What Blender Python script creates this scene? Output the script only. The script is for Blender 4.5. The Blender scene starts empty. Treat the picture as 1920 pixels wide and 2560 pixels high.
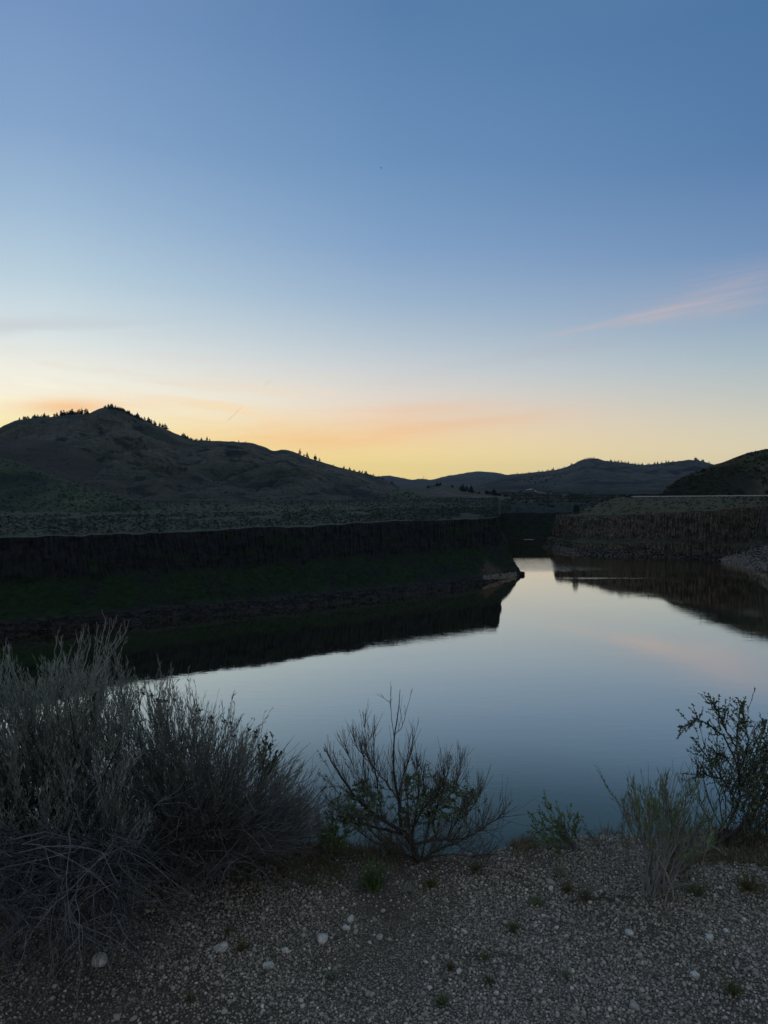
import bpy, math, random
import numpy as np
from mathutils import Vector, Matrix
from mathutils.bvhtree import BVHTree

random.seed(7)
rng = np.random.default_rng(7)
scene = bpy.context.scene
COL = scene.collection

# ------------------------------------------------------------------ camera
EYE = 42.0                       # metres above the reservoir
GROUND = EYE - 1.6               # the gravel terrace the photographer stands on
F = 1533.7                       # focal length in photo units (photo 1659 wide)
PITCH = math.atan(66.0 / F)
cam_data = bpy.data.cameras.new('camera')
cam = bpy.data.objects.new('camera', cam_data)
COL.objects.link(cam)
cam.location = (0, 0, EYE)
cam.rotation_euler = (math.pi / 2 - PITCH, 0, 0)
cam_data.sensor_fit = 'HORIZONTAL'
cam_data.angle = 2 * math.atan(829.5 / F)
cam_data.clip_start = 0.05
cam_data.clip_end = 40000
scene.camera = cam


def lin(c):
    out = []
    for v in c:
        v = v / 255.0
        out.append(v / 12.92 if v <= 0.04045 else ((v + 0.055) / 1.055) ** 2.4)
    return out


# ------------------------------------------------------------------ node helper
class NT:
    def __init__(self, tree):
        self.t = tree
        tree.nodes.clear()

    def new(self, typ, **kw):
        n = self.t.nodes.new(typ)
        for k, v in kw.items():
            setattr(n, k, v)
        return n

    def put(self, sock, v):
        if v is None:
            return
        if isinstance(v, bpy.types.NodeSocket):
            self.t.links.new(v, sock)
        elif hasattr(sock, 'default_value'):
            if isinstance(v, (tuple, list)) and len(v) == 3 and sock.type == 'RGBA':
                v = (*v, 1)
            sock.default_value = v

    def math(self, op, a, b=None, c=None, clamp=False):
        n = self.new('ShaderNodeMath', operation=op, use_clamp=clamp)
        for i, v in enumerate((a, b, c)):
            self.put(n.inputs[i], v)
        return n.outputs[0]

    def mrange(self, v, a, b, c=0.0, d=1.0, smooth=True):
        n = self.new('ShaderNodeMapRange', interpolation_type='SMOOTHSTEP' if smooth else 'LINEAR')
        for i, x in enumerate((v, a, b, c, d)):
            self.put(n.inputs[i], x)
        return n.outputs[0]

    def mix(self, f, a, b, mode='MIX'):
        n = self.new('ShaderNodeMix', data_type='RGBA', blend_type=mode)
        self.put(n.inputs[0], f)
        self.put(n.inputs[6], a)
        self.put(n.inputs[7], b)
        return n.outputs[2]

    def noise(self, vec, scale, detail=4, rough=0.55, dist=0.0, dims='3D'):
        n = self.new('ShaderNodeTexNoise', noise_dimensions=dims)
        self.put(n.inputs['Vector'], vec)
        n.inputs['Scale'].default_value = scale
        n.inputs['Detail'].default_value = detail
        n.inputs['Roughness'].default_value = rough
        n.inputs['Distortion'].default_value = dist
        return n.outputs[0]

    def ramp(self, v, stops, interp='LINEAR'):
        n = self.new('ShaderNodeValToRGB')
        cr = n.color_ramp
        cr.interpolation = interp
        while len(cr.elements) > 1:
            cr.elements.remove(cr.elements[-1])
        cr.elements[0].position = stops[0][0]
        cr.elements[0].color = (*stops[0][1], 1)
        for p, c in stops[1:]:
            e = cr.elements.new(p)
            e.color = (*c, 1)
        self.put(n.inputs[0], v)
        return n.outputs[0]

    def attr(self, name):
        n = self.new('ShaderNodeAttribute', attribute_name=name)
        return n.outputs['Fac']

    def combine(self, x, y, z):
        n = self.new('ShaderNodeCombineXYZ')
        for i, v in enumerate((x, y, z)):
            self.put(n.inputs[i], v)
        return n.outputs[0]

    def mapping(self, vec, scale=(1, 1, 1), rot=(0, 0, 0)):
        n = self.new('ShaderNodeMapping')
        self.put(n.inputs['Vector'], vec)
        n.inputs['Scale'].default_value = scale
        n.inputs['Rotation'].default_value = rot
        return n.outputs[0]

    def bump(self, h, strength, dist, normal=None):
        n = self.new('ShaderNodeBump')
        self.put(n.inputs['Height'], h)
        n.inputs['Strength'].default_value = strength
        n.inputs['Distance'].default_value = dist
        self.put(n.inputs['Normal'], normal)
        return n.outputs[0]


# ------------------------------------------------------------------ sky
SKY_GAIN = 1.0
world = bpy.data.worlds.new('World')
scene.world = world
world.use_nodes = True
W = NT(world.node_tree)
geo = W.new('ShaderNodeTexCoord').outputs['Generated']
sep = W.new('ShaderNodeSeparateXYZ')
W.put(sep.inputs[0], geo)
dx, dy, dz = sep.outputs
elev = W.math('DIVIDE', W.math('ARCSINE', dz), math.pi / 2)          # 0 horizon .. 1 zenith
elev = W.math('MAXIMUM', elev, 0.0)
hor = W.math('SQRT', W.math('ADD', W.math('MULTIPLY', dx, dx), W.math('MULTIPLY', dy, dy)))
hor = W.math('MAXIMUM', hor, 1e-4)
SUN_AZ = math.radians(-27)                                           # where the sun went down
cosd = W.math('DIVIDE', W.math('ADD', W.math('MULTIPLY', dx, math.sin(SUN_AZ)), W.math('MULTIPLY', dy, math.cos(SUN_AZ))), hor)
dist_az = W.math('MULTIPLY', W.math('ARCCOSINE', W.math('MULTIPLY', cosd, 0.9999)), 180 / math.pi)


def stops(lst):
    return [(e / 90.0, lin(c)) for e, c in lst]


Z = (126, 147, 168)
r_sun = W.ramp(elev, stops([(0, (255, 214, 120)), (3.2, (255, 232, 160)), (4.8, (255, 242, 196)), (6.4, (253, 248, 226)),
                            (8.5, (238, 238, 228)), (11, (214, 226, 229)), (14.5, (186, 208, 222)), (19, (158, 186, 213)),
                            (24, (133, 164, 202)), (31, (116, 148, 192)), (50, (116, 139, 170)), (90, Z)]))
r_mid = W.ramp(elev, stops([(0, (250, 222, 142)), (1.6, (251, 225, 152)), (3.5, (248, 219, 170)), (5.2, (239, 218, 194)),
                            (7, (223, 216, 208)), (9, (204, 209, 212)), (11, (183, 198, 210)), (14, (157, 181, 206)),
                            (18, (131, 162, 199)), (24, (107, 145, 187)), (33, (87, 126, 170)), (50, (110, 136, 164)), (90, Z)]))
r_far = W.ramp(elev, stops([(0, (230, 213, 172)), (2, (227, 214, 179)), (4, (214, 208, 188)), (6, (196, 200, 194)),
                            (8.5, (172, 189, 198)), (12, (143, 167, 193)), (16, (115, 146, 186)), (22, (88, 126, 171)),
                            (30, (77, 117, 163)), (50, (108, 134, 162)), (90, Z)]))
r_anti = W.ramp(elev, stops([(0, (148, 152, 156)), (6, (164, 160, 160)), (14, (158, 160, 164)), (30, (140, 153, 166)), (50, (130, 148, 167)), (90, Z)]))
base = W.mix(W.mrange(dist_az, 2, 28, smooth=False), r_sun, r_mid)
base = W.mix(W.mrange(dist_az, 28, 55, smooth=False), base, r_far)
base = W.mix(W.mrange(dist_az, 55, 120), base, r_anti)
# thin clouds, placed by direction: u to the right of north, v up
front = W.mrange(dy, 0.05, 0.25)
ysafe = W.math('MAXIMUM', dy, 0.05)
u = W.math('DIVIDE', dx, ysafe)
v = W.math('DIVIDE', dz, ysafe)


def gauss(x, c, w):
    t = W.math('DIVIDE', W.math('SUBTRACT', x, c), w)
    return W.math('EXPONENT', W.math('MULTIPLY', W.math('MULTIPLY', t, t), -1.0))


def over(col, fac, c):
    return W.mix(W.math('MULTIPLY', fac, front), col, lin(c))


tilt = W.math('SUBTRACT', v, W.math('MULTIPLY', u, 0.05))
streak = W.noise(W.combine(W.math('MULTIPLY', u, 3.2), W.math('MULTIPLY', tilt, 30.0), 3.1), 1.0, 5, 0.55, 0.6)
streak2 = W.noise(W.combine(W.math('MULTIPLY', u, 7.0), W.math('MULTIPLY', W.math('ADD', v, W.math('MULTIPLY', u, 0.12)), 60.0), 9.7), 1.0, 4, 0.5, 0.5)
s1 = W.mrange(streak, 0.36, 0.66)
s2 = W.mrange(streak2, 0.45, 0.62)
# orange deck above the ridge dip
band = W.math('MULTIPLY', gauss(tilt, 0.070, 0.019), gauss(u, -0.09, 0.17))
base = over(base, W.math('MULTIPLY', band, W.math('ADD', 0.14, W.math('MULTIPLY', s1, 0.56))), (255, 190, 126))
bandp = W.math('MULTIPLY', gauss(tilt, 0.085, 0.020), gauss(u, 0.08, 0.15))
base = over(base, W.math('MULTIPLY', bandp, W.math('ADD', 0.2, W.math('MULTIPLY', s1, 0.4))), (238, 190, 150))
bandl = W.math('MULTIPLY', gauss(v, 0.104, 0.012), gauss(u, -0.44, 0.07))
base = over(base, W.math('MULTIPLY', bandl, 0.7), (252, 186, 122))
lightb = W.math('MULTIPLY', gauss(v, 0.1, 0.03), gauss(u, -0.22, 0.16))
base = over(base, W.math('MULTIPLY', W.math('MULTIPLY', lightb, s2), 0.6), (255, 224, 176))
grey = W.math('MULTIPLY', gauss(v, 0.215, 0.016), gauss(u, -0.5, 0.22))
base = over(base, W.math('MULTIPLY', W.math('MULTIPLY', grey, s1), 0.32), (186, 186, 196))
grey2 = W.math('MULTIPLY', gauss(v, 0.15, 0.05), gauss(u, -0.4, 0.3))
base = over(base, W.math('MULTIPLY', W.math('MULTIPLY', grey2, s2), 0.16), (225, 205, 190))
# the pink wisp on the right, rising to the right
axis = W.math('SUBTRACT', v, W.math('ADD', 0.2515, W.math('MULTIPLY', W.math('SUBTRACT', u, 0.47), 0.2)))
fib = W.noise(W.combine(W.math('MULTIPLY', u, 5.0), W.math('MULTIPLY', axis, 130.0), 1.3), 1.0, 4, 0.6, 0.4)
wid = W.math('ADD', 0.004, W.math('MULTIPLY', W.mrange(u, 0.25, 0.56), 0.017))
core = W.math('MULTIPLY', W.math('EXPONENT', W.math('MULTIPLY', W.math('POWER', W.math('ABSOLUTE', W.math('DIVIDE', axis, wid)), 2.0), -1.0)),
              W.math('MULTIPLY', W.mrange(u, 0.19, 0.29), W.mrange(u, 0.60, 0.44)))
base = over(base, W.math('MULTIPLY', core, W.math('ADD', 0.22, W.math('MULTIPLY', W.mrange(fib, 0.35, 0.65), 0.42))), (208, 187, 184))
veil = W.math('MULTIPLY', gauss(axis, 0.018, 0.026), gauss(u, 0.50, 0.17))
base = over(base, W.math('MULTIPLY', veil, W.math('MULTIPLY', W.mrange(fib, 0.25, 0.7), 0.45)), (168, 168, 186))
veil2 = W.math('MULTIPLY', gauss(axis, -0.02, 0.012), gauss(u, 0.3, 0.2))
base = over(base, W.math('MULTIPLY', veil2, W.math('MULTIPLY', s1, 0.25)), (176, 178, 190))


def contrail(u0, v0, u1, v1, width, strength):
    global base
    ln = math.hypot(u1 - u0, v1 - v0)
    tx, ty = (u1 - u0) / ln, (v1 - v0) / ln
    du, dv = W.math('SUBTRACT', u, u0), W.math('SUBTRACT', v, v0)
    al = W.math('ADD', W.math('MULTIPLY', du, tx), W.math('MULTIPLY', dv, ty))
    ac = W.math('SUBTRACT', W.math('MULTIPLY', du, -ty), W.math('MULTIPLY', dv, -tx))
    m = W.math('MULTIPLY', gauss(ac, 0.0, width), W.math('MULTIPLY', W.mrange(al, 0, ln * .15), W.mrange(al, ln, ln * .6)))
    base = over(base, W.math('MULTIPLY', m, strength * .6), (196, 172, 158))


contrail(-0.221, 0.083, -0.196, 0.107, 0.0007, 0.7)
contrail(-0.169, 0.132, -0.155, 0.144, 0.0012, 0.35)
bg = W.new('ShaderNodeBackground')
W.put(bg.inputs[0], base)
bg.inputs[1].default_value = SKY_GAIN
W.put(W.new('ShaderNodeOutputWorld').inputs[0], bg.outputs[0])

scene.view_settings.view_transform = 'Standard'
scene.view_settings.look = 'None'
scene.view_settings.exposure = 0
scene.view_settings.gamma = 1
scene.view_settings.use_curve_mapping = False
scene.render.engine = 'CYCLES'
scene.cycles.use_denoising = True
scene.cycles.max_bounces = 6
scene.cycles.diffuse_bounces = 3
scene.cycles.volume_bounces = 1


# ------------------------------------------------------------------ geometry helpers
def ray(px, py):
    a, b = (px - 829.5) / F, (1106 - py) / F
    c, s = math.cos(PITCH), math.sin(PITCH)
    return Vector((a, c + b * s, -s + b * c))


def onz(px, py, z):
    d = ray(px, py)
    t = (z - EYE) / d.z
    return Vector((d.x * t, d.y * t, z))


def aty(px, py, y):
    d = ray(px, py)
    t = y / d.y
    return Vector((d.x * t, y, EYE + d.z * t))


def crop(x, y, x0, y0, s):
    """a point read in an enlarged crop of the photograph -> photo units"""
    return ((x / s + x0) / 1.15732, (y / s + y0) / 1.15732)


def C1(x, y): return crop(x, y, 0, 960, 1.728)
def C2(x, y): return crop(x, y, 960, 960, 1.728)
def R1(x, y): return crop(x, y, 0, 980, 3.318)
def R2(x, y): return crop(x, y, 420, 1040, 2.860)
def R3(x, y): return crop(x, y, 920, 1160, 3.072)
def R4(x, y): return crop(x, y, 1380, 1100, 3.072)
def C4(x, y): return crop(x, y, 760, 1700, 2.9625)
def C5(x, y): return crop(x, y, 1280, 1700, 2.592)
def C6(x, y): return crop(x, y, 0, 2100, 1.728)
def C7(x, y): return crop(x, y, 960, 2100, 1.728)
def C3(x, y): return crop(x, y, 0, 1500, 2.0738)


def h2(ix, iy, seed=0):
    ix = np.asarray(ix).astype(np.int64)
    iy = np.asarray(iy).astype(np.int64)
    n = (ix * 374761393 + iy * 668265263 + seed * 982451653) & 0xffffffff
    n = ((n ^ (n >> 13)) * 1274126177) & 0xffffffff
    n = n ^ (n >> 16)
    return (n & 0xffffff) / float(0xffffff)


def vn(x, y, seed=0):
    x, y = np.asarray(x, float), np.asarray(y, float)
    ix, iy = np.floor(x), np.floor(y)
    fx, fy = x - ix, y - iy
    fx, fy = fx * fx * (3 - 2 * fx), fy * fy * (3 - 2 * fy)
    a, b = h2(ix, iy, seed), h2(ix + 1, iy, seed)
    c, d = h2(ix, iy + 1, seed), h2(ix + 1, iy + 1, seed)
    return (a + (b - a) * fx) * (1 - fy) + (c + (d - c) * fx) * fy


def fbm(x, y, octv=4, seed=0, gain=0.5):
    s, a, t = 0, 1.0, 0
    for o in range(octv):
        s = s + a * (vn(x * 2 ** o + o * 17.3, y * 2 ** o - o * 9.1, seed + o) - 0.5) * 2
        t += a
        a *= gain
    return s / t


def interp(lst, x):
    xs = [p[0] for p in lst]
    ys = [p[1] for p in lst]
    return np.interp(x, xs, ys)


def smooth_interp(lst, x):
    """monotone-free cubic through the points, clamped ends"""
    xs, ys = np.array([p[0] for p in lst], float), np.array([p[1] for p in lst], float)
    x = np.asarray(x, float)
    m = np.gradient(ys, xs)
    i = np.clip(np.searchsorted(xs, x) - 1, 0, len(xs) - 2)
    h = xs[i + 1] - xs[i]
    t = np.clip((x - xs[i]) / h, 0, 1)
    return ((2 * t ** 3 - 3 * t ** 2 + 1) * ys[i] + (t ** 3 - 2 * t ** 2 + t) * h * m[i]
            + (-2 * t ** 3 + 3 * t ** 2) * ys[i + 1] + (t ** 3 - t ** 2) * h * m[i + 1])


def tag(o, label=None, cat=None, group=None, kind=None):
    if label: o['label'] = label
    if cat: o['category'] = cat
    if group: o['group'] = group
    if kind: o['kind'] = kind
    return o


def mesh_np(name, co, tris=None, quads=None, smooth=True, attrs=None):
    me = bpy.data.meshes.new(name)
    co = np.asarray(co, np.float32)
    loops, starts, n = [], [], 0
    if quads is not None and len(quads):
        q = np.asarray(quads, np.int32)
        loops.append(q.ravel()); starts.append(np.arange(len(q)) * 4); n += q.size
    if tris is not None and len(tris):
        t = np.asarray(tris, np.int32)
        loops.append(t.ravel()); starts.append(n + np.arange(len(t)) * 3)
    loops, starts = np.concatenate(loops), np.concatenate(starts)
    me.vertices.add(len(co)); me.vertices.foreach_set('co', co.ravel())
    me.loops.add(len(loops)); me.loops.foreach_set('vertex_index', loops.astype(np.int32))
    me.polygons.add(len(starts)); me.polygons.foreach_set('loop_start', starts.astype(np.int32))
    me.update(calc_edges=True)
    me.polygons.foreach_set('use_smooth', np.full(len(starts), smooth, dtype=bool))
    for k, a in (attrs or {}).items():
        at = me.attributes.new(k, 'FLOAT', 'POINT')
        at.data.foreach_set('value', np.asarray(a, np.float32).ravel())
    me.validate()
    return me


def link(name, me, m=None, parent=None):
    o = bpy.data.objects.new(name, me)
    COL.objects.link(o)
    if m is not None and len(me.materials) == 0:
        me.materials.append(m)
    if parent is not None:
        o.parent = parent
    return o


def empty(name, loc):
    o = bpy.data.objects.new(name, None)
    COL.objects.link(o)
    o.location = loc
    o.empty_display_size = 0.1
    return o


def grid_mesh(name, P, attrs=None, m=None, kind='structure', smooth=True):
    """P: (nu, nv, 3) -> a sheet object"""
    nu, nv = P.shape[:2]
    i = np.arange(nu * nv).reshape(nu, nv)
    q = np.stack([i[:-1, :-1], i[1:, :-1], i[1:, 1:], i[:-1, 1:]], -1).reshape(-1, 4)
    o = link(name, mesh_np(name, P.reshape(-1, 3), quads=q, attrs={k: a.ravel() for k, a in (attrs or {}).items()}, smooth=smooth), m)
    o['kind'] = kind
    return o


class MB:
    """collects tubes and leaves for one mesh"""
    def __init__(self):
        self.v, self.f, self.t = [], [], []

    def tube(self, pts, r0, r1, sides=3, tint=None):
        n = len(pts)
        tint = random.random() if tint is None else tint
        base = len(self.v)
        prev = None
        for i, p in enumerate(pts):
            d = (pts[min(i + 1, n - 1)] - pts[max(i - 1, 0)])
            d = d.normalized() if d.length > 1e-9 else Vector((0, 0, 1))
            a = Vector((0.31, 0.77, 0.13)) if prev is None else prev
            x = a - d * a.dot(d)
            if x.length < 1e-5:
                x = Vector((1, 0, 0)) - d * d.x
            x.normalize()
            prev = x
            y = d.cross(x)
            r = r0 + (r1 - r0) * i / (n - 1)
            for k in range(sides):
                an = 2 * math.pi * k / sides
                self.v.append(p + x * (math.cos(an) * r) + y * (math.sin(an) * r))
                self.t.append(tint)
        for i in range(n - 1):
            for k in range(sides):
                a, b = base + i * sides + k, base + i * sides + (k + 1) % sides
                self.f.append((a, b, b + sides, a + sides))

    def leaf(self, p, d, L, Wd, tint=None, wedge=0.5):
        """a leaf: kite whose widest place is at `wedge` of its length"""
        tint = random.random() if tint is None else tint
        d = d.normalized()
        s = d.cross(Vector((random.gauss(0, 1), random.gauss(0, 1), random.gauss(0, 1))))
        if s.length < 1e-5:
            return
        s.normalize()
        nrm = s.cross(d)
        b = len(self.v)
        mid = p + d * (L * wedge) + nrm * (L * 0.08)
        self.v += [p, mid + s * Wd * .5, p + d * L, mid - s * Wd * .5]
        self.t += [tint] * 4
        self.f.append((b, b + 1, b + 2, b + 3))

    def blob(self, c, r, tint=None):
        tint = random.random() if tint is None else tint
        b = len(self.v)
        o = [Vector((1, 0, 0)), Vector((0, 1, 0)), Vector((-1, 0, 0)), Vector((0, -1, 0)), Vector((0, 0, 1.3)), Vector((0, 0, -1.1))]
        self.v += [c + q * r * random.uniform(.7, 1.3) for q in o]
        self.t += [tint] * 6
        for k in range(4):
            self.f.append((b + k, b + (k + 1) % 4, b + 4))
            self.f.append((b + (k + 1) % 4, b + k, b + 5))

    def build(self, name, m, parent=None, origin=None, smooth=True):
        if not self.v:
            return None
        v = np.array([tuple(p) for p in self.v], np.float32)
        if origin is not None:
            v = v - np.array(tuple(origin), np.float32)
        q = [f for f in self.f if len(f) == 4]
        t = [f for f in self.f if len(f) == 3]
        return link(name, mesh_np(name, v, tris=t, quads=q, attrs={'tint': self.t}, smooth=smooth), m, parent)


def mat(name):
    m = bpy.data.materials.new(name)
    m.use_nodes = True
    n = NT(m.node_tree)
    out = n.new('ShaderNodeOutputMaterial')
    p = n.new('ShaderNodeBsdfPrincipled')
    n.put(out.inputs[0], p.outputs[0])
    p.inputs['Roughness'].default_value = 0.9
    p.inputs['Specular IOR Level'].default_value = 0.15
    return m, n, p, out


def tint_mat(name, dark, light, rough=0.9, spec=0.15, trans=0.0):
    m, n, p, out = mat(name)
    pos = n.new('ShaderNodeNewGeometry').outputs['Position']
    c = n.mix(n.attr('tint'), dark, light)
    nz = n.noise(pos, 40.0, 3)
    c = n.mix(n.mrange(nz, 0.3, 0.7, 0.0, 0.5), c, tuple(x * 0.72 for x in dark))
    n.put(p.inputs['Base Color'], c)
    p.inputs['Roughness'].default_value = rough
    p.inputs['Specular IOR Level'].default_value = spec
    return m


# ------------------------------------------------------------------ materials of the land
def land_mat(name, grass, brush, earth, brush_scale=0.12, patch=0.01, bump=0.6, brush_amt=0.5, relief=1.5):
    m, n, p, out = mat(name)
    pos = n.new('ShaderNodeNewGeometry').outputs['Position']
    big = n.noise(pos, patch, 5, 0.6)
    c = n.mix(n.mrange(big, 0.38, 0.62), grass, earth)
    gl = n.attr('gully')  # tan spurs, brushy gullies; light and shade of the folds painted in too
    c = n.mix(n.mrange(gl, .60, .95, 0, .8), c, tuple(x * 1.5 for x in earth))
    c = n.mix(n.mrange(gl, .48, .15, 0, .95), c, tuple(x * .7 for x in brush))
    br = n.noise(n.mapping(pos, (1, 1, 1.6)), brush_scale, 5, 0.65)
    lo = 0.62 - 0.24 * brush_amt
    c = n.mix(n.mrange(br, lo, lo + 0.16), c, brush)
    fine = n.noise(pos, brush_scale * 6, 4, 0.7)
    c = n.mix(n.mrange(fine, 0.3, 0.7, 0, 0.6), c, tuple(x * 0.45 for x in brush))
    n.put(p.inputs['Base Color'], c)
    n.put(p.inputs['Normal'], n.bump(n.math('ADD', br, n.math('MULTIPLY', fine, 0.4)), bump, relief))
    return m


M = {}
M['mountain'] = land_mat('mountain_slope', (.056, .068, .046), (.017, .025, .021), (.084, .074, .056), .030, .006, .9, .55, 9)
M['spur'] = land_mat('spur_slope', (.046, .056, .036), (.014, .021, .017), (.078, .066, .048), .040, .010, .9, .6, 8)
M['green_hill'] = land_mat('green_slope', (.046, .074, .030), (.014, .026, .014), (.060, .074, .036), .16, .012, .8, .5, 2)
M['brown_hill'] = land_mat('brown_slope', (.040, .036, .025), (.017, .020, .015), (.052, .042, .030), .05, .010, .7, .35, 3)
M['slope'] = land_mat('grass_slope', (.100, .100, .050), (.026, .030, .016), (.125, .104, .066), .16, .03, .7, .45, 1.5)
M['far_hill'] = land_mat('far_slope', (.050, .056, .048), (.014, .022, .024), (.070, .066, .060), .012, .0025, .8, .55, 26)
M['farthest'] = land_mat('farthest_slope', (.034, .042, .038), (.016, .024, .026), (.05, .05, .046), .008, .002, .6, .6, 20)
M['right_hill'] = land_mat('right_slope', (.080, .082, .042), (.026, .030, .017), (.105, .086, .058), .10, .02, .7, .5, 2)
M['plain'] = land_mat('sage_plain', (.056, .068, .033), (.026, .036, .026), (.055, .056, .035), .09, .02, .6, .55, 1)


def rock_mat(name, dark, light, green, pale, lich=0.25, shore=None):
    m, n, p, out = mat(name)
    pos = n.new('ShaderNodeNewGeometry').outputs['Position']
    colm = n.noise(n.mapping(pos, (1.1, 1.1, .16)), .9, 5, .65)
    c = n.mix(n.mrange(colm, .36, .68), dark, light)
    blot = n.noise(pos, .22, 5, .7)
    c = n.mix(n.mrange(blot, .6, .74, 0, lich), c, pale)
    blk = n.noise(n.mapping(pos, (1, 1, .8)), 1.6, 3, .6)
    c = n.mix(n.mrange(blk, .3, .62, .55, 0), c, tuple(x * .35 for x in dark))
    grain = n.noise(n.mapping(pos, (1, 1, 1.5)), .5, 5, .7)
    g = n.mix(n.mrange(grain, .35, .65), green, tuple(x * .5 for x in green))
    patchy = n.noise(pos, .09, 4, .65)
    vegm = n.math('MULTIPLY', n.attr('veg'), n.mrange(patchy, .34, .56))
    c = n.mix(vegm, c, g)
    st = n.noise(n.mapping(pos, (.5, .5, 3.0)), .7, 5, .7)
    c = n.mix(n.math('MULTIPLY', n.attr('shore'), n.mrange(st, .42, .62)), c, shore or pale)
    n.put(p.inputs['Base Color'], c)
    n.put(p.inputs['Normal'], n.bump(n.math('ADD', colm, blk), .8, .6))
    return m


M['cliff_dark'] = rock_mat('dark_basalt', (.010, .011, .013), (.028, .028, .030), (.017, .036, .013), (.046, .040, .036))
M['cliff_right'] = rock_mat('brown_basalt', (.026, .023, .020), (.185, .148, .106), (.044, .050, .024), (.17, .145, .12), .5, (.062, .056, .050))

# water -----------------------------------------------------------------
m = bpy.data.materials.new('reservoir_water')
m.use_nodes = True
n = NT(m.node_tree)
out = n.new('ShaderNodeOutputMaterial')
pos = n.new('ShaderNodeNewGeometry').outputs['Position']
warp = n.noise(pos, .02, 2, .5)
rip = n.noise(n.mapping(pos, (.55, 1.9, 1), (0, 0, .10)), 1.0, 3, .55, .3)
rip2 = n.noise(n.mapping(pos, (.16, .60, 1), (0, 0, -.12)), 1.0, 2, .5)
sw = n.noise(n.mapping(pos, (.012, .05, 1)), 1.0, 3, .55)
amp = n.mrange(sw, .35, .68, .35, 1.0)
sepp = n.new('ShaderNodeSeparateXYZ'); n.put(sepp.inputs[0], pos)
# a breeze roughens the water where the channel bends away
br = n.math('MULTIPLY', n.mrange(sepp.outputs[1], 318, 345), n.mrange(sepp.outputs[1], 400, 360))
amp = n.math('ADD', amp, n.math('MULTIPLY', br, 6.0))
# a boat's old wake, a narrow band of steeper ripples
wk = n.math('DIVIDE', n.math('SUBTRACT', n.math('SUBTRACT', sepp.outputs[1], 309.0), n.math('MULTIPLY', sepp.outputs[0], -0.01)), 3.6)
wk = n.math('MULTIPLY', n.math('EXPONENT', n.math('MULTIPLY', n.math('MULTIPLY', wk, wk), -1.0)),
            n.math('MULTIPLY', n.mrange(sepp.outputs[0], 72, 95), n.mrange(sepp.outputs[0], 150, 112)))
amp = n.math('ADD', amp, n.math('MULTIPLY', wk, 4.5))
hgt = n.math('MULTIPLY', n.math('ADD', rip, n.math('MULTIPLY', rip2, 1.1)), amp)
nb = n.bump(hgt, 1.0, .0065)
gl = n.new('ShaderNodeBsdfGlossy'); gl.inputs['Roughness'].default_value = .006
gl.inputs['Color'].default_value = (1, .88, .715, 1)
n.put(gl.inputs['Normal'], nb)
df = n.new('ShaderNodeBsdfDiffuse'); df.inputs['Color'].default_value = (.015, .042, .036, 1)
lw = n.new('ShaderNodeLayerWeight'); lw.inputs['Blend'].default_value = .5
n.put(lw.inputs['Normal'], nb)
fac = n.ramp(lw.outputs['Facing'], [(0.0, (.03,) * 3), (.48, (.08,) * 3), (.54, (.13,) * 3), (.60, (.31,) * 3), (.66, (.66,) * 3), (.70, (.80,) * 3), (.75, (.90,) * 3), (.83, (.95,) * 3), (.92, (.98,) * 3), (1.0, (1,) * 3)])
mx = n.new('ShaderNodeMixShader')
n.put(mx.inputs[0], fac); n.put(mx.inputs[1], df.outputs[0]); n.put(mx.inputs[2], gl.outputs[0])
n.put(out.inputs[0], mx.outputs[0])
M['water'] = m

# ------------------------------------------------------------------ water
P = np.zeros((2, 2, 3))
P[0, :, 0], P[1, :, 0] = -2500, 2500
P[:, 0, 1], P[:, 1, 1] = 20, 1500
grid_mesh('water', P, m=M['water'])


# ------------------------------------------------------------------ hills
HILLS = {}


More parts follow.
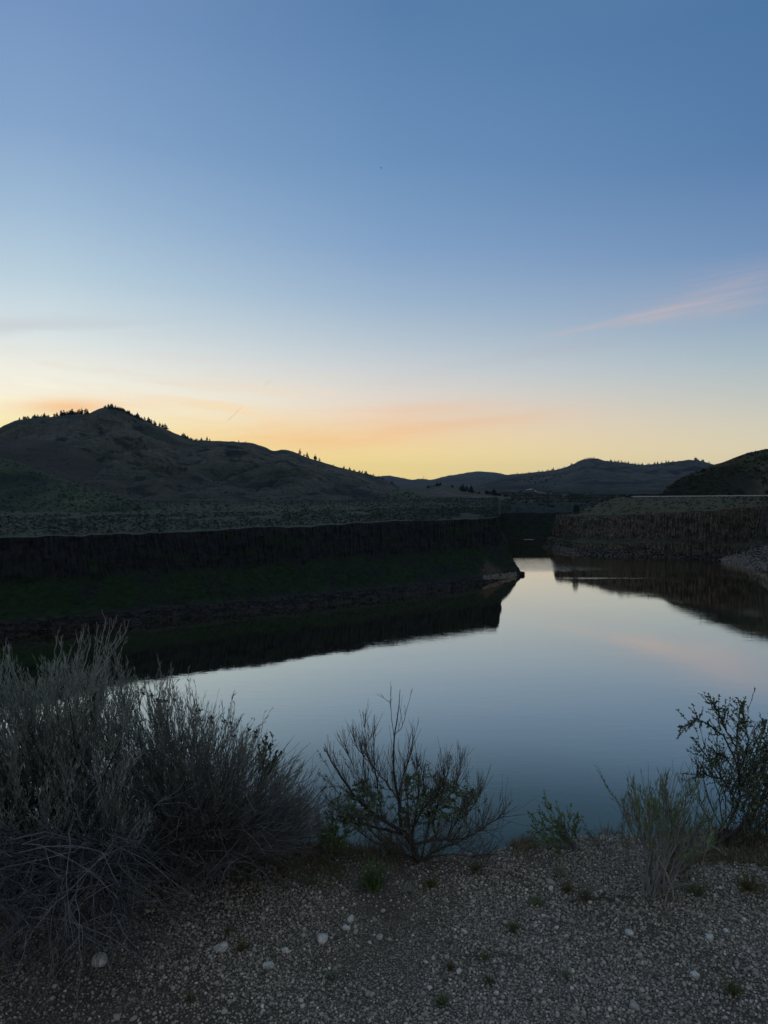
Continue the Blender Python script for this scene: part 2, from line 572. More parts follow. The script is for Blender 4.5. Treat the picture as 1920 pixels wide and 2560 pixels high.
def hill(name, ridge, D, foot_d, foot_z, m, gully=1.0, gfreq=1 / 110, px0=None, px1=None, step=5.0, nv=46, bow=1.15, back=1.35, seed=1):
    """a hill whose crest runs through the skyline points `ridge`, its crest D(px) metres away"""
    px = np.arange(px0 if px0 is not None else ridge[0][0], (px1 if px1 is not None else ridge[-1][0]) + step, step)
    py = smooth_interp(ridge, px) + fbm(px / 9.0, px * 0, 3, seed + 40) * 0.9
    Dv = smooth_interp(D, px) if isinstance(D, list) else np.full(len(px), float(D))
    Fd = interp(foot_d, px) if isinstance(foot_d, list) else np.full(len(px), float(foot_d))
    crest = np.array([tuple(aty(a, b, d)) for a, b, d in zip(px, py, Dv)])
    tv = np.concatenate([np.linspace(0, 1, nv), 1 + np.array([.04, .12, .3, .6, 1.0])])
    Pg = np.zeros((len(px), len(tv), 3))
    for j, t in enumerate(tv):
        if t <= 1:
            y = Fd + (Dv - Fd) * t
            s = t ** bow
            z = foot_z + (crest[:, 2] - foot_z) * s
        else:
            q = t - 1
            y = Dv * (1 + (back - 1) * q)
            z = crest[:, 2] * (1 - q * q * .8) + (foot_z - 30) * (q * q * .8)
        x = crest[:, 0] / crest[:, 1] * y
        Pg[:, j] = np.stack([x, y, z], -1)
    X, Y = Pg[..., 0], Pg[..., 1]
    T = np.clip(tv, 0, 1)[None, :] + 0 * X
    wob = fbm(X * gfreq * .6, Y * gfreq * .25, 3, seed + 5)
    rid = 1 - np.abs(fbm(X * gfreq + wob * .8, Y * gfreq * .35, 4, seed + 9)) * 2.2
    H = np.maximum(crest[:, 2] - foot_z, 2)[:, None]
    env = np.clip(np.sin(np.pi * np.clip(T, 0, 1)) ** 0.8, 0, 1)
    Pg[..., 2] += env * (rid - .55) * np.minimum(H * .20, 40) * gully
    Pg[..., 2] += env * fbm(X * gfreq * 4, Y * gfreq * 4, 3, seed + 3) * np.minimum(H * .03, 5)
    o = grid_mesh(name, Pg, m=m, attrs={'gully': np.clip(rid, 0, 1) * env + .5 * (1 - env)})
    HILLS[name] = dict(px=px, py=py, D=Dv, P=Pg, nv=nv)
    return o


ridge_main = [(-420, 985), (-200, 950)] + [C1(*p) for p in [(0, 188), (70, 157), (130, 150), (250, 140), (330, 131), (385, 126), (430, 107), (480, 100), (540, 118),
              (600, 152), (650, 170), (720, 197), (790, 227), (830, 241), (900, 244), (960, 247), (1030, 250), (1100, 258), (1150, 275),
              (1185, 289), (1215, 283), (1260, 290), (1330, 318), (1400, 340), (1470, 362), (1530, 380), (1590, 404), (1640, 434)]] + \
             [R3(*p) for p in [(60, 128), (110, 152), (160, 182), (210, 216), (280, 262), (360, 300), (460, 330)]]
hill('farthest_mountain', [(700, 1050)] + [C2(*p) for p in [(-80, 405), (0, 397), (30, 396), (60, 402), (130, 413), (165, 409), (200, 413), (270, 398), (330, 388), (400, 378), (470, 382), (530, 392), (700, 410), (900, 425), (1200, 430)]],
     7000, 2600, 22, M['farthest'], 1.2, 1 / 900, step=3.0, seed=11)
ridge_b = [C2(*p) for p in [(300, 470), (380, 437), (450, 412), (530, 393), (600, 387), (690, 377), (760, 367), (810, 349), (860, 327), (900, 321), (960, 332),
           (1040, 341), (1100, 349), (1170, 346), (1250, 336), (1330, 328), (1390, 337), (1440, 352), (1600, 380), (1800, 400)]] + [(2100, 1040)]
hill('far_mountain', ridge_b, 3600, [(900, 900), (1060, 760), (2100, 700)], 21, M['far_hill'], 1.6, 1 / 260, step=3.0, seed=23)
hill('tree_line_hill', [R2(*p) for p in [(1100, 345), (1200, 362), (1360, 402), (1470, 426), (1540, 452), (1600, 484), (1650, 520), (1720, 570)]] , 1900, 1200, 28, M['mountain'], .8, 1 / 150, step=3.0, seed=29)
ridge_c = [R3(*p) for p in [(300, 250), (360, 216), (420, 196), (480, 180), (540, 168), (600, 166), (660, 182), (720, 196), (800, 208), (880, 218), (960, 228), (1040, 242), (1120, 262), (1200, 284), (1300, 308), (1420, 332)]]
hill('wooded_hill', ridge_c, [(880, 1350), (985, 1250), (1040, 1000), (1100, 790), (1190, 680)], [(880, 700), (1190, 560)], 23, M['mountain'], .8, 1 / 160, step=3.0, seed=31)
hill('mountain', ridge_main, [(-420, 1400), (0, 1500), (300, 1600), (540, 1450), (700, 1300), (830, 1150), (960, 900), (1060, 800)],
     [(-420, 620), (400, 560), (800, 560), (1060, 600)], 24, M['mountain'], 1.6, 1 / 115, step=3.0, nv=90, seed=3)
hill('mountain_spur', [R1(*q_) for q_ in [(440, 690), (520, 600), (600, 510), (680, 458), (760, 402), (870, 330), (980, 296), (1100, 268), (1200, 268), (1290, 292), (1380, 336), (1480, 400), (1580, 470), (1680, 560), (1780, 660), (1880, 760)]], [(115, 980), (300, 1330), (470, 1080)], 560, 24,
     M['spur'], 1.5, 1 / 75, step=3.0, nv=70, seed=53)
hill('rocky_spur', [R2(*q_) for q_ in [(60, 640), (200, 540), (340, 446), (420, 386), (520, 326), (620, 280), (700, 258), (780, 250), (860, 262), (960, 300), (1060, 350), (1160, 410), (1260, 480), (1360, 560), (1460, 640)]], [(320, 900), (560, 1230), (800, 820)], 560, 24,
     M['spur'], 1.6, 1 / 65, step=3.0, nv=70, seed=59)
hill('toe_hill', [R3(*p) for p in [(60, 330), (120, 262), (170, 216), (210, 196), (255, 190), (310, 204), (370, 234), (430, 275), (500, 316), (580, 345)]], 800, 600, 24, M['green_hill'], .8, 1 / 60, step=3.0, seed=37)
hill('brown_hill', [(-420, 960), (-180, 950)] + [C1(*p) for p in [(0, 226), (60, 235), (140, 240), (230, 246), (300, 262), (370, 290), (430, 318), (500, 352), (560, 400), (640, 455), (740, 515), (860, 560)]],
     [(-420, 850), (0, 850), (300, 760), (430, 620)], 520, 24, M['brown_hill'], .8, 1 / 120, step=4.0, seed=41)
hill('green_hill', [(-420, 930), (-180, 955)] + [C1(*p) for p in [(0, 318), (80, 336), (150, 366), (230, 396), (300, 420), (400, 452), (500, 478), (600, 502), (700, 530), (800, 556), (900, 580)]],
     [(-420, 560), (0, 545), (250, 480), (520, 430)], [(-420, 330), (0, 360), (300, 370), (520, 400)], 24, M['green_hill'], .5, 1 / 70, step=4.0, seed=43)
hill('shrub_hill', [C2(*p) for p in [(1120, 520), (1180, 486), (1220, 446), (1270, 410), (1330, 384), (1400, 357), (1470, 335), (1530, 312), (1600, 290), (1659, 279)]] + [(1760, 930), (1900, 905), (2100, 895)],
     [(1300, 500), (1400, 482), (1500, 476), (1659, 470), (2100, 440)], [(1300, 474), (1400, 458), (1659, 410), (2100, 370)], 31.0, M['right_hill'], .6, 1 / 60, step=3.0, seed=47)


# ------------------------------------------------------------------ cliffs and plains
def resample(ctrl, seg):
    """Catmull-Rom through control rows, spaced about `seg` metres along the last three columns (the rim)"""
    c = np.array(ctrl, float)
    c = np.vstack([2 * c[0] - c[1], c, 2 * c[-1] - c[-2]])
    outp = []
    for i in range(1, len(c) - 2):
        ln = np.linalg.norm(c[i + 1, -3:-1] - c[i, -3:-1])
        k = max(2, int(ln / seg))
        for t in np.arange(k) / k:
            p0, p1, p2, p3 = c[i - 1], c[i], c[i + 1], c[i + 2]
            lin_ = p1 + (p2 - p1) * t
            cr = .5 * (2 * p1 + (p2 - p0) * t + (2 * p0 - 5 * p1 + 4 * p2 - p3) * t * t + (3 * p1 - p0 - 3 * p2 + p3) * t ** 3)
            outp.append(cr * .6 + lin_ * .4)
    outp.append(c[-2])
    return np.array(outp)


def cliff(name, ctrl, profile, m, seg=.55, rows=50, col_w=1.5, col_d=1.0, seed=5, rough=1.0):
    """ctrl rows: shore x, y, rim x, y, z. profile: (share of the setback, height share, kind) kind 0 shore rock, 1 grass, 2 wall"""
    R = resample(ctrl, seg)
    prof = np.array(profile, float)
    L = np.concatenate([[0], np.cumsum(np.hypot(np.diff(prof[:, 0]) * 16, np.diff(prof[:, 1]) * 25))])
    q = np.linspace(0, L[-1], rows)
    hh, zz, kk = (np.interp(q, L, prof[:, i]) for i in range(3))
    shore, rim = R[:, :2], R[:, 2:4]
    s = np.concatenate([[0], np.cumsum(np.linalg.norm(np.diff(rim, axis=0), axis=1))])
    S = s[:, None] + 0 * hh[None, :]
    base_wob = fbm(s / 30, s * 0, 3, seed)[:, None]
    hh2 = hh[None, :] + 0 * S
    wallmask = np.clip(kk - 1, 0, 1)[None, :] + 0 * S
    grassmask = np.clip(1 - np.abs(kk - 1), 0, 1)[None, :] + 0 * S
    shoremask = np.clip(1 - kk, 0, 1)[None, :] + 0 * S
    XY = shore[:, None, :] + (rim - shore)[:, None, :] * hh2[..., None]
    Zc = R[:, 4][:, None] * (zz[None, :] + .07 * base_wob * np.sin(np.pi * np.clip(zz, 0, 1))[None, :])
    nrm = shore - rim
    nrm = nrm / np.maximum(np.linalg.norm(nrm, axis=1), 1e-6)[:, None]
    Sj = S + vn(Zc / 4, S / 9, seed + 1) * .5
    cell = np.floor(Sj / col_w)
    fr = Sj / col_w - cell
    tier = np.floor(Zc / 4.5 + h2(cell, cell * 0, seed + 2) * 3)
    colm = (h2(cell, tier, seed + 3) - .5) * col_d - (np.abs(fr - .5) * 2) ** 3 * col_d * .7
    butt = fbm(S / 11, Zc / 40, 3, seed + 4) * 2.2 + fbm(S / 4, Zc / 2.5, 3, seed + 14) * .9
    disp = wallmask * (colm + butt) + grassmask * fbm(S / 5, Zc / 3, 4, seed + 6) * 1.1 * rough + shoremask * fbm(S / 2.2, Zc / 1.2, 4, seed + 7) * 1.5 * rough
    XY = XY + nrm[:, None, :] * disp[..., None]
    Zc = Zc + grassmask * fbm(S / 3.1, hh2 * 6, 4, seed + 8) * .9 * rough + shoremask * fbm(S / 1.7, hh2 * 40, 3, seed + 9) * .8 * rough
    Zc[:, -1] = R[:, 4] + fbm(s / 9, s * 0, 4, seed + 10) * .95
    Zc[:, 0] = -2.5
    Pg = np.concatenate([XY, Zc[..., None]], -1)
    veg = np.clip(grassmask + wallmask * np.clip(fbm(S / 9, Zc / 2.2, 4, seed + 12) * 3.0 - .35, 0, .8), 0, 1)
    o = grid_mesh(name, Pg, attrs={'veg': veg, 'shore': shoremask}, m=m, smooth=False)
    return Pg


left_ctrl = [(-330, 62, -345, 84, 25.2), (-200, 136, -214, 152, 25.2)]
for (sx, sy), (rx, ry) in [((0, 1376), (0, 1165)), ((415, 1334), (300, 1151)), ((830, 1293), (830, 1129.5)), ((1030, 1264), (1020, 1122.5))]:
    a, b = onz(sx, sy, 0), onz(rx, ry, 25.2)
    left_ctrl.append((a.x, a.y, b.x, b.y, 25.2))
left_ctrl += [(61.0, 317, 51.2, 321, 25.2), (61.5, 327, 53.5, 332, 25.0), (66, 375, 60, 372, 24), (90, 522, 84, 522, 20)]
PL = cliff('canyon_cliff', left_ctrl, [(-.15, -.1, 0), (0, 0, 0), (.08, .06, 0), (.16, .12, .1), (.22, .15, 1), (.78, .46, 1), (.84, .52, 2), (.92, .75, 2), (1.0, .985, 2), (1.02, 1.0, 2)], M['cliff_dark'])

far_ctrl = [(70, 516, 66, 524, 18.5), (100, 520, 98, 532, 18.5), (140, 528, 140, 540, 18.5), (240, 560, 240, 575, 19)]
PF = cliff('far_canyon_wall', far_ctrl, [(-.1, -.1, 0), (.1, .08, .5), (.5, .5, 1), (.8, .8, 1.5), (1, 1, 2)], M['cliff_dark'], seg=1.0, rows=24, seed=15)

right_ctrl = [(225, 610, 232, 596, 20), (150, 530, 158, 520, 20), (107, 466, 115, 464, 20.6), (101, 447, 110, 446, 21.0)]
for (sx, sy), (rx, ry, rz) in [((1250, 1200), (1270, 1113, 21.4)), ((1400, 1204), (1400, 1109, 23.4)), ((1540, 1210), (1549, 1103, 26.4))]:
    a, b = onz(sx, sy, 0), onz(rx, ry, rz)
    right_ctrl.append((a.x, a.y, b.x, b.y, rz))
right_ctrl += [(179, 352, 206, 388, 28.5), (176, 322, 200, 356, 31.5), (186, 270, 222, 300, 33), (205, 190, 245, 215, 34), (260, 90, 300, 120, 35)]
PR = cliff('columnar_cliff', right_ctrl, [(-.15, -.1, 0), (0, 0, 0), (.2, .10, 0), (.26, .12, 1.2), (.34, .13, 2), (.42, .30, 2), (.62, .37, 1), (.68, .41, 2), (.84, .72, 2), (.97, .985, 2), (1.02, 1.0, 1.6)], M['cliff_right'], col_w=1.7, col_d=1.5, seed=25)


def plateau(name, rim, zfun, m, dmax, nv=40, attrs=None):
    d0 = np.linalg.norm(rim[:, :2], axis=1)
    u_ = rim[:, :2] / d0[:, None]
    t = np.linspace(0, 1, nv) ** 1.8
    D = d0[:, None] + (dmax - d0)[:, None] * t[None, :]
    Pg = np.zeros((len(rim), nv, 3))
    Pg[..., 0] = u_[:, 0:1] * D
    Pg[..., 1] = u_[:, 1:2] * D
    Pg[..., 2] = zfun(Pg[..., 0], Pg[..., 1], D - d0[:, None], rim[:, 2][:, None])
    far_ = np.clip((np.hypot(Pg[..., 0], Pg[..., 1]) - 470) / 60, 0, 1)          # thicker, darker brush away from the rim
    far_ = np.maximum(far_, np.clip((Pg[..., 0] + 25) / 60, 0, 1) * np.clip(np.hypot(Pg[..., 0], Pg[..., 1]) - np.hypot(Pg[:, :1, 0], Pg[:, :1, 1]) - 2, 0, 4) / 4)
    grid_mesh(name, Pg, m=m, attrs={'gully': .52 - .34 * far_})
    return Pg


az = np.arctan2(PL[:, -1, 0], PL[:, -1, 1])
tip = int(np.argmax((np.maximum.accumulate(az) - az > 0.002) | (PL[:, -1, 1] > 330)))
tip = tip if tip > 50 else len(PL) - 1
sel = np.arange(0, tip, 2)
far_rim = PF[:, -1]
far_rim = far_rim[far_rim[:, 0] / far_rim[:, 1] > PL[sel[-1], -1, 0] / PL[sel[-1], -1, 1] + .004]
rim_all = np.concatenate([PL[sel, -1], far_rim])
n_left = len(sel)
plain_all = plateau('plain', rim_all, lambda x, y, d, r: r + np.clip(d / 6, 0, 1) * (fbm(x / 16, y / 16, 4, 61) * .5) + np.clip(d - 80, 0, 300) * .004
                    + np.clip((25.2 - r) / 6.7, 0, 1) * np.clip(d / 45, 0, 1) * 7 + np.clip((np.hypot(x, y) - 550) / 400, 0, 1) * (fbm(x / 140, y / 90, 4, 63) * 3 - 4), M['plain'], 4000.0, 90)
plain_left, plain_far = plain_all[:n_left], plain_all[n_left:]

# slope above the right cliff, up to the road bench
i0 = int(np.argmin(np.hypot(PR[:, -1, 0] - 110, PR[:, -1, 1] - 446)))
i1 = int(np.argmin(np.hypot(PR[:, -1, 0] - 222, PR[:, -1, 1] - 300)))
rimR = PR[i0:i1:2, -1]
pxr = 829.5 + rimR[:, 0] / rimR[:, 1] * F
back_d = np.maximum(interp([(1219, 458), (1340, 466), (1659, 400), (1900, 360)], pxr), rimR[:, 1] + 9)
back_y = interp([(1219, 1112), (1260, 1101), (1300, 1085), (1340, 1072), (1365, 1075), (1659, 1073), (1900, 1068)], pxr)
back = np.array([tuple(aty(a, b, d)) for a, b, d in zip(pxr, back_y, back_d)])
tv = np.concatenate([np.linspace(0, 1, 26), [1.1, 1.3, 1.6]])
SL = np.zeros((len(rimR), len(tv), 3))
for j, t in enumerate(tv):
    k = min(t, 1)
    SL[:, j, :2] = rimR[:, :2] + (back[:, :2] - rimR[:, :2]) * t
    SL[:, j, 2] = rimR[:, 2] + (back[:, 2] - rimR[:, 2]) * (k * (1.25 - .25 * k)) - np.where(pxr < 1362, max(t - 1, 0) * 9, max(t - 1, 0) * .2)
SL[..., 2] += fbm(SL[..., 0] / 9, SL[..., 1] / 9, 4, 71) * .5 * np.clip(np.sin(np.pi * np.clip(tv, 0, 1)), 0, 1)[None, :]
grid_mesh('grass_slope', SL, m=M['slope'], attrs={'gully': np.full(SL.shape[:2], .52)})

# road along the bench with a pale barrier on its water side
m, n, p, out = mat('road_asphalt')
pos = n.new('ShaderNodeNewGeometry').outputs['Position']
n.put(p.inputs['Base Color'], n.mix(n.noise(pos, 2.0, 4), (.11, .105, .10), (.16, .15, .145)))
M['road'] = m
pr = np.linspace(1362, 1950, 120)
rd = interp([(1340, 466), (1659, 400), (1900, 360), (2000, 345)], pr)
ry = interp([(1340, 1072), (1365, 1075), (1659, 1073), (1900, 1068), (2000, 1066)], pr)
edge = np.array([tuple(aty(a, b, d)) for a, b, d in zip(pr, ry, rd)])
nr = edge[:, :2] / np.linalg.norm(edge[:, :2], axis=1)[:, None]
RD = np.zeros((len(pr), 5, 3))
for j, w in enumerate((-.5, 1.0, 4.0, 7.0, 9.5)):
    RD[:, j, :2] = edge[:, :2] + nr * w
    RD[:, j, 2] = edge[:, 2] + .12
grid_mesh('road', RD, m=M['road'])
m, n, p, out = mat('galvanised_rail')
pos = n.new('ShaderNodeNewGeometry').outputs['Position']
n.put(p.inputs['Base Color'], n.mix(n.noise(pos, .6, 4), (.55, .53, .48), (.72, .69, .62)))
p.inputs['Roughness'].default_value = .55
M['rail'] = m
gr = empty('guardrail', tuple(edge[0]))
tag(gr, 'long pale metal guardrail along the road above the brown cliff', 'guardrail')
path = [Vector((e[0] + q[0] * .3, e[1] + q[1] * .3, e[2])) for e, q in zip(edge, nr)]
prof_ = [(-.02, .40), (.05, .48), (-.02, .58), (.05, .68), (-.02, .76), (-.06, .76), (-.06, .40)]
vv, qq = [], []
for k, c in enumerate(path):
    for a, b in prof_:
        vv.append((c.x - nr[k, 0] * a - edge[0][0], c.y - nr[k, 1] * a - edge[0][1], c.z + b + .15 - edge[0][2]))
L_ = len(prof_)
for k in range(len(path) - 1):
    for a in range(L_):
        b = (a + 1) % L_
        qq.append((k * L_ + a, k * L_ + b, (k + 1) * L_ + b, (k + 1) * L_ + a))
link('rail_beam', mesh_np('rail_beam', np.array(vv), quads=qq, smooth=False), M['rail'], gr)
pb = MB()
pb.tube([Vector((0, 0, -.3)), Vector((0, 0, .9))], .09, .09, 4)
post_me = None
for k in range(0, len(path), 2):
    if post_me is None:
        o = pb.build('post', M['rail'], gr); post_me = o.data
    else:
        o = link('post', post_me, None, gr)
    o.location = (path[k].x + nr[k, 0] * .14 - edge[0][0], path[k].y + nr[k, 1] * .14 - edge[0][1], path[k].z - edge[0][2])

# ------------------------------------------------------------------ the near bank and the gravel terrace
EDGE = [(-60, 4.5), (-8, 3.6), (-2, 3.35), (-.6, 3.12), (0, 3.02), (.45, 3.0), (.8, 3.1), (1.1, 3.18), (1.6, 3.22), (2.2, 3.3), (8, 3.8), (60, 5)]


def ground_z(x, y):
    x, y = np.asarray(x, float), np.asarray(y, float)
    e = interp(EDGE, x) + fbm(x * 1.6, x * 0, 3, 81) * .05
    w = .05
    s = (y - e) / w
    drop = np.where(s > 30, s, np.log1p(np.exp(np.clip(s, -50, 30)))) * w * .85
    near = np.exp(-((x / 9) ** 2 + ((y - 2) / 7) ** 2))
    z = GROUND - drop + near * (fbm(x * .9, y * .9, 3, 82) * .035 + fbm(x * 4, y * 4, 3, 83) * .010)
    z = z + .05 * np.exp(-((x - .85) / .45) ** 2 - ((y - 3.0) / .25) ** 2)
    far = np.clip((y - e - .3) / 6, 0, 1)
    return z + far * fbm(x / 4, y / 4, 4, 84) * 1.0


xs = np.concatenate([-np.geomspace(400, 4.2, 46), np.linspace(-4, 4, 200), np.geomspace(4.2, 400, 46)])
ys = np.concatenate([[-250, -120, -60, -30, -15, -8, -4, -2, 0, .6, 1.0], np.linspace(1.2, 4.0, 110), np.geomspace(4.05, 62, 50)])
GX, GY = np.meshgrid(xs, ys, indexing='ij')
GP = np.stack([GX, GY, ground_z(GX, GY)], -1)
m, n, p, out = mat('gravel_soil')
pos = n.new('ShaderNodeNewGeometry').outputs['Position']
vor = n.new('ShaderNodeTexVoronoi'); vor.inputs['Scale'].default_value = 150; n.put(vor.inputs['Vector'], pos)
vs = n.new('ShaderNodeSeparateColor'); n.put(vs.inputs[0], vor.outputs['Color'])
c = n.mix(vs.outputs[0], (.13, .11, .088), (.40, .345, .27))
c = n.mix(n.mrange(vor.outputs['Distance'], .25, .7), c, (.075, .066, .054))
c = n.mix(n.mrange(n.noise(pos, 2.2, 4, .6), .45, .65, 0, .6), c, (.075, .058, .042))
n.put(p.inputs['Base Color'], c)
n.put(p.inputs['Normal'], n.bump(vor.outputs['Distance'], .8, -.006))
M['soil'] = m
grid_mesh('ground', GP, m=M['soil'])


def gz(x, y):
    return float(ground_z(x, y))


def onground(px, py):
    """where the sight line through a photo point meets the gravel"""
    d = ray(px, py)
    t = (GROUND - EYE) / d.z
    for _ in range(12):
        x, y = d.x * t, d.y * t
        t = (gz(x, y) - EYE) / d.z
        if t * d.y > 3.25:
            t = 3.25 / d.y
    x, y = d.x * t, d.y * t
    return Vector((x, y, gz(x, y)))


# ------------------------------------------------------------------ gravel
def ico(sub):
    import bmesh
    bm = bmesh.new()
    bmesh.ops.create_icosphere(bm, subdivisions=sub, radius=1)
    bm.verts.ensure_lookup_table()
    v_ = np.array([tuple(a.co) for a in bm.verts])
    f_ = np.array([[b.index for b in a.verts] for a in bm.faces])
    bm.free()
    return v_, f_


ICO1, ICO2, ICO3 = ico(1), ico(2), ico(3)


def stone_shape(base, squash, jag, seed):
    r = np.random.default_rng(seed)
    v_ = base[0].copy()
    for k in range(int(6 * jag) + 2):                       # planed-off faces
        nn = r.normal(size=3); nn /= np.linalg.norm(nn)
        dd = v_ @ nn
        lim = r.uniform(.62, .9)
        v_ = v_ - np.maximum(dd - lim, 0)[:, None] * nn[None, :] * .85
    v_ *= 1 + .10 * jag * (vn(v_[:, 0] * 3 + seed, v_[:, 1] * 3 + v_[:, 2] * 2, seed)[:, None] - .5)
    return v_ * np.array([1, r.uniform(.65, .9), squash])


def rot_mats(nn, r, tilt=.5):
    a, b, c = r.uniform(0, 2 * np.pi, nn), r.normal(0, tilt, nn), r.normal(0, tilt, nn)
    ca, sa, cb, sb, cc, sc = np.cos(a), np.sin(a), np.cos(b), np.sin(b), np.cos(c), np.sin(c)
    Rz = np.zeros((nn, 3, 3)); Rz[:, 0, 0] = ca; Rz[:, 0, 1] = -sa; Rz[:, 1, 0] = sa; Rz[:, 1, 1] = ca; Rz[:, 2, 2] = 1
    Rx = np.zeros((nn, 3, 3)); Rx[:, 0, 0] = 1; Rx[:, 1, 1] = cb; Rx[:, 1, 2] = -sb; Rx[:, 2, 1] = sb; Rx[:, 2, 2] = cb
    Ry = np.zeros((nn, 3, 3)); Ry[:, 1, 1] = 1; Ry[:, 0, 0] = cc; Ry[:, 0, 2] = sc; Ry[:, 2, 0] = -sc; Ry[:, 2, 2] = cc
    return Rz @ Rx @ Ry


def scatter_stones(count, rmin, rmax, base, seed, box, power=2.0):
    r = np.random.default_rng(seed)
    x = r.uniform(box[0], box[1], count * 2)
    y = r.uniform(box[2], box[3], count * 2)
    keep = (r.uniform(size=len(x)) < np.clip(1 - (np.abs(x) - .58 * y - .12) / .75, 0, 1)) & (y < interp(EDGE, x) + .06)
    keep &= r.uniform(size=len(x)) < np.clip(-.15 + 1.7 * vn(x * 2.1, y * 2.1, 91), .12, 1)
    x, y = x[keep][:count], y[keep][:count]
    nn = len(x)
    rad = rmin + (rmax - rmin) * r.uniform(size=nn) ** power
    shapes = [stone_shape(base, .62, .6, seed * 31 + k) for k in range(24)]
    V = np.stack(shapes)[r.integers(0, 24, nn)] * rad[:, None, None]
    V = np.einsum('nij,nvj->nvi', rot_mats(nn, r), V)
    ctr = np.stack([x, y, ground_z(x, y) + rad * r.uniform(.05, .5, nn)], -1)
    V = V + ctr[:, None, :]
    k = base[0].shape[0]
    Fc = (base[1][None] + (np.arange(nn) * k)[:, None, None]).reshape(-1, 3)
    t = np.repeat(r.uniform(size=nn), k)
    return V.reshape(-1, 3), Fc, t


m, n, p, out = mat('gravel_stone')
t_ = n.attr('tint')
pos = n.new('ShaderNodeNewGeometry').outputs['Position']
c = n.ramp(t_, [(0, (.06, .055, .05)), (.18, (.28, .245, .205)), (.36, (.43, .375, .305)), (.52, (.23, .22, .205)), (.68, (.52, .46, .38)), (.82, (.34, .27, .21)), (.93, (.58, .53, .46)), (1, (.72, .68, .60))])
c = n.mix(n.mrange(n.noise(pos, 160, 3), .35, .65, 0, .45), c, (.10, .085, .075))
n.put(p.inputs['Base Color'], c)
p.inputs['Roughness'].default_value = .85
M['stone'] = m
parts_ = [scatter_stones(56000, .0022, .0072, ICO1, 1, (-2.5, 2.6, 1.85, 3.4), 1.5), scatter_stones(3000, .0058, .0110, ICO2, 2, (-2.5, 2.6, 1.85, 3.35), 2.6)]
off, vs_, fs_, ts_ = 0, [], [], []
for a, b, t in parts_:
    vs_.append(a); fs_.append(b + off); ts_.append(t); off += len(a)
g = link('gravel', mesh_np('gravel', np.concatenate(vs_), tris=np.concatenate(fs_), attrs={'tint': np.concatenate(ts_)}, smooth=True), M['stone'])
tag(g, kind='stuff')

# larger loose pebbles, one by one
m, n, p, out = mat('pebble_stone')
inf = n.new('ShaderNodeObjectInfo')
pos = n.new('ShaderNodeTexCoord').outputs['Object']
c = n.ramp(inf.outputs['Random'], [(0, (.24, .21, .18)), (.35, (.32, .29, .25)), (.7, (.38, .35, .31)), (1, (.46, .43, .385))])
c = n.mix(n.mrange(n.noise(pos, 90, 4), .35, .65, 0, .4), c, (.13, .11, .10))
n.put(p.inputs['Base Color'], c)
n.put(p.inputs['Normal'], n.bump(n.noise(pos, 120, 3), .3, .002))
M['pebble'] = m
m, n, p, out = mat('pale_stone')
pos = n.new('ShaderNodeTexCoord').outputs['Object']
c = n.mix(n.mrange(n.noise(pos, 45, 5, .65), .35, .65), (.56, .56, .52), (.34, .33, .30))
c = n.mix(n.mrange(n.noise(pos, 160, 3, .6), .58, .7, 0, .7), c, (.10, .095, .09))
n.put(p.inputs['Base Color'], c)
n.put(p.inputs['Normal'], n.bump(n.noise(pos, 60, 4), .5, .004))
M['pale_stone'] = m
peb_me = []
for k in range(8):
    me = mesh_np('pebble', stone_shape(ICO2, .65, .8, 300 + k), tris=ICO2[1], smooth=True)
    me.materials.append(M['pebble'])
    peb_me.append(me)
cnt = 0
while cnt < 150:
    x, y = random.uniform(-1.7, 2.0), random.uniform(1.85, 3.1)
    if abs(x) > .56 * y + .05 or y > interp(EDGE, x) - .05:
        continue
    rr = random.uniform(.008, .0130)
    o = link('pebble', peb_me[cnt % 8])
    o.location = (x, y, gz(x, y) + rr * .4)
    o.scale = (rr, rr, rr)
    o.rotation_euler = (random.gauss(0, .3), random.gauss(0, .3), random.uniform(0, 6.28))
    tag(o, 'rounded grey-brown pebble lying loose in the gravel, slightly larger than those around it', 'pebble', 'loose pebbles in the gravel')
    cnt += 1

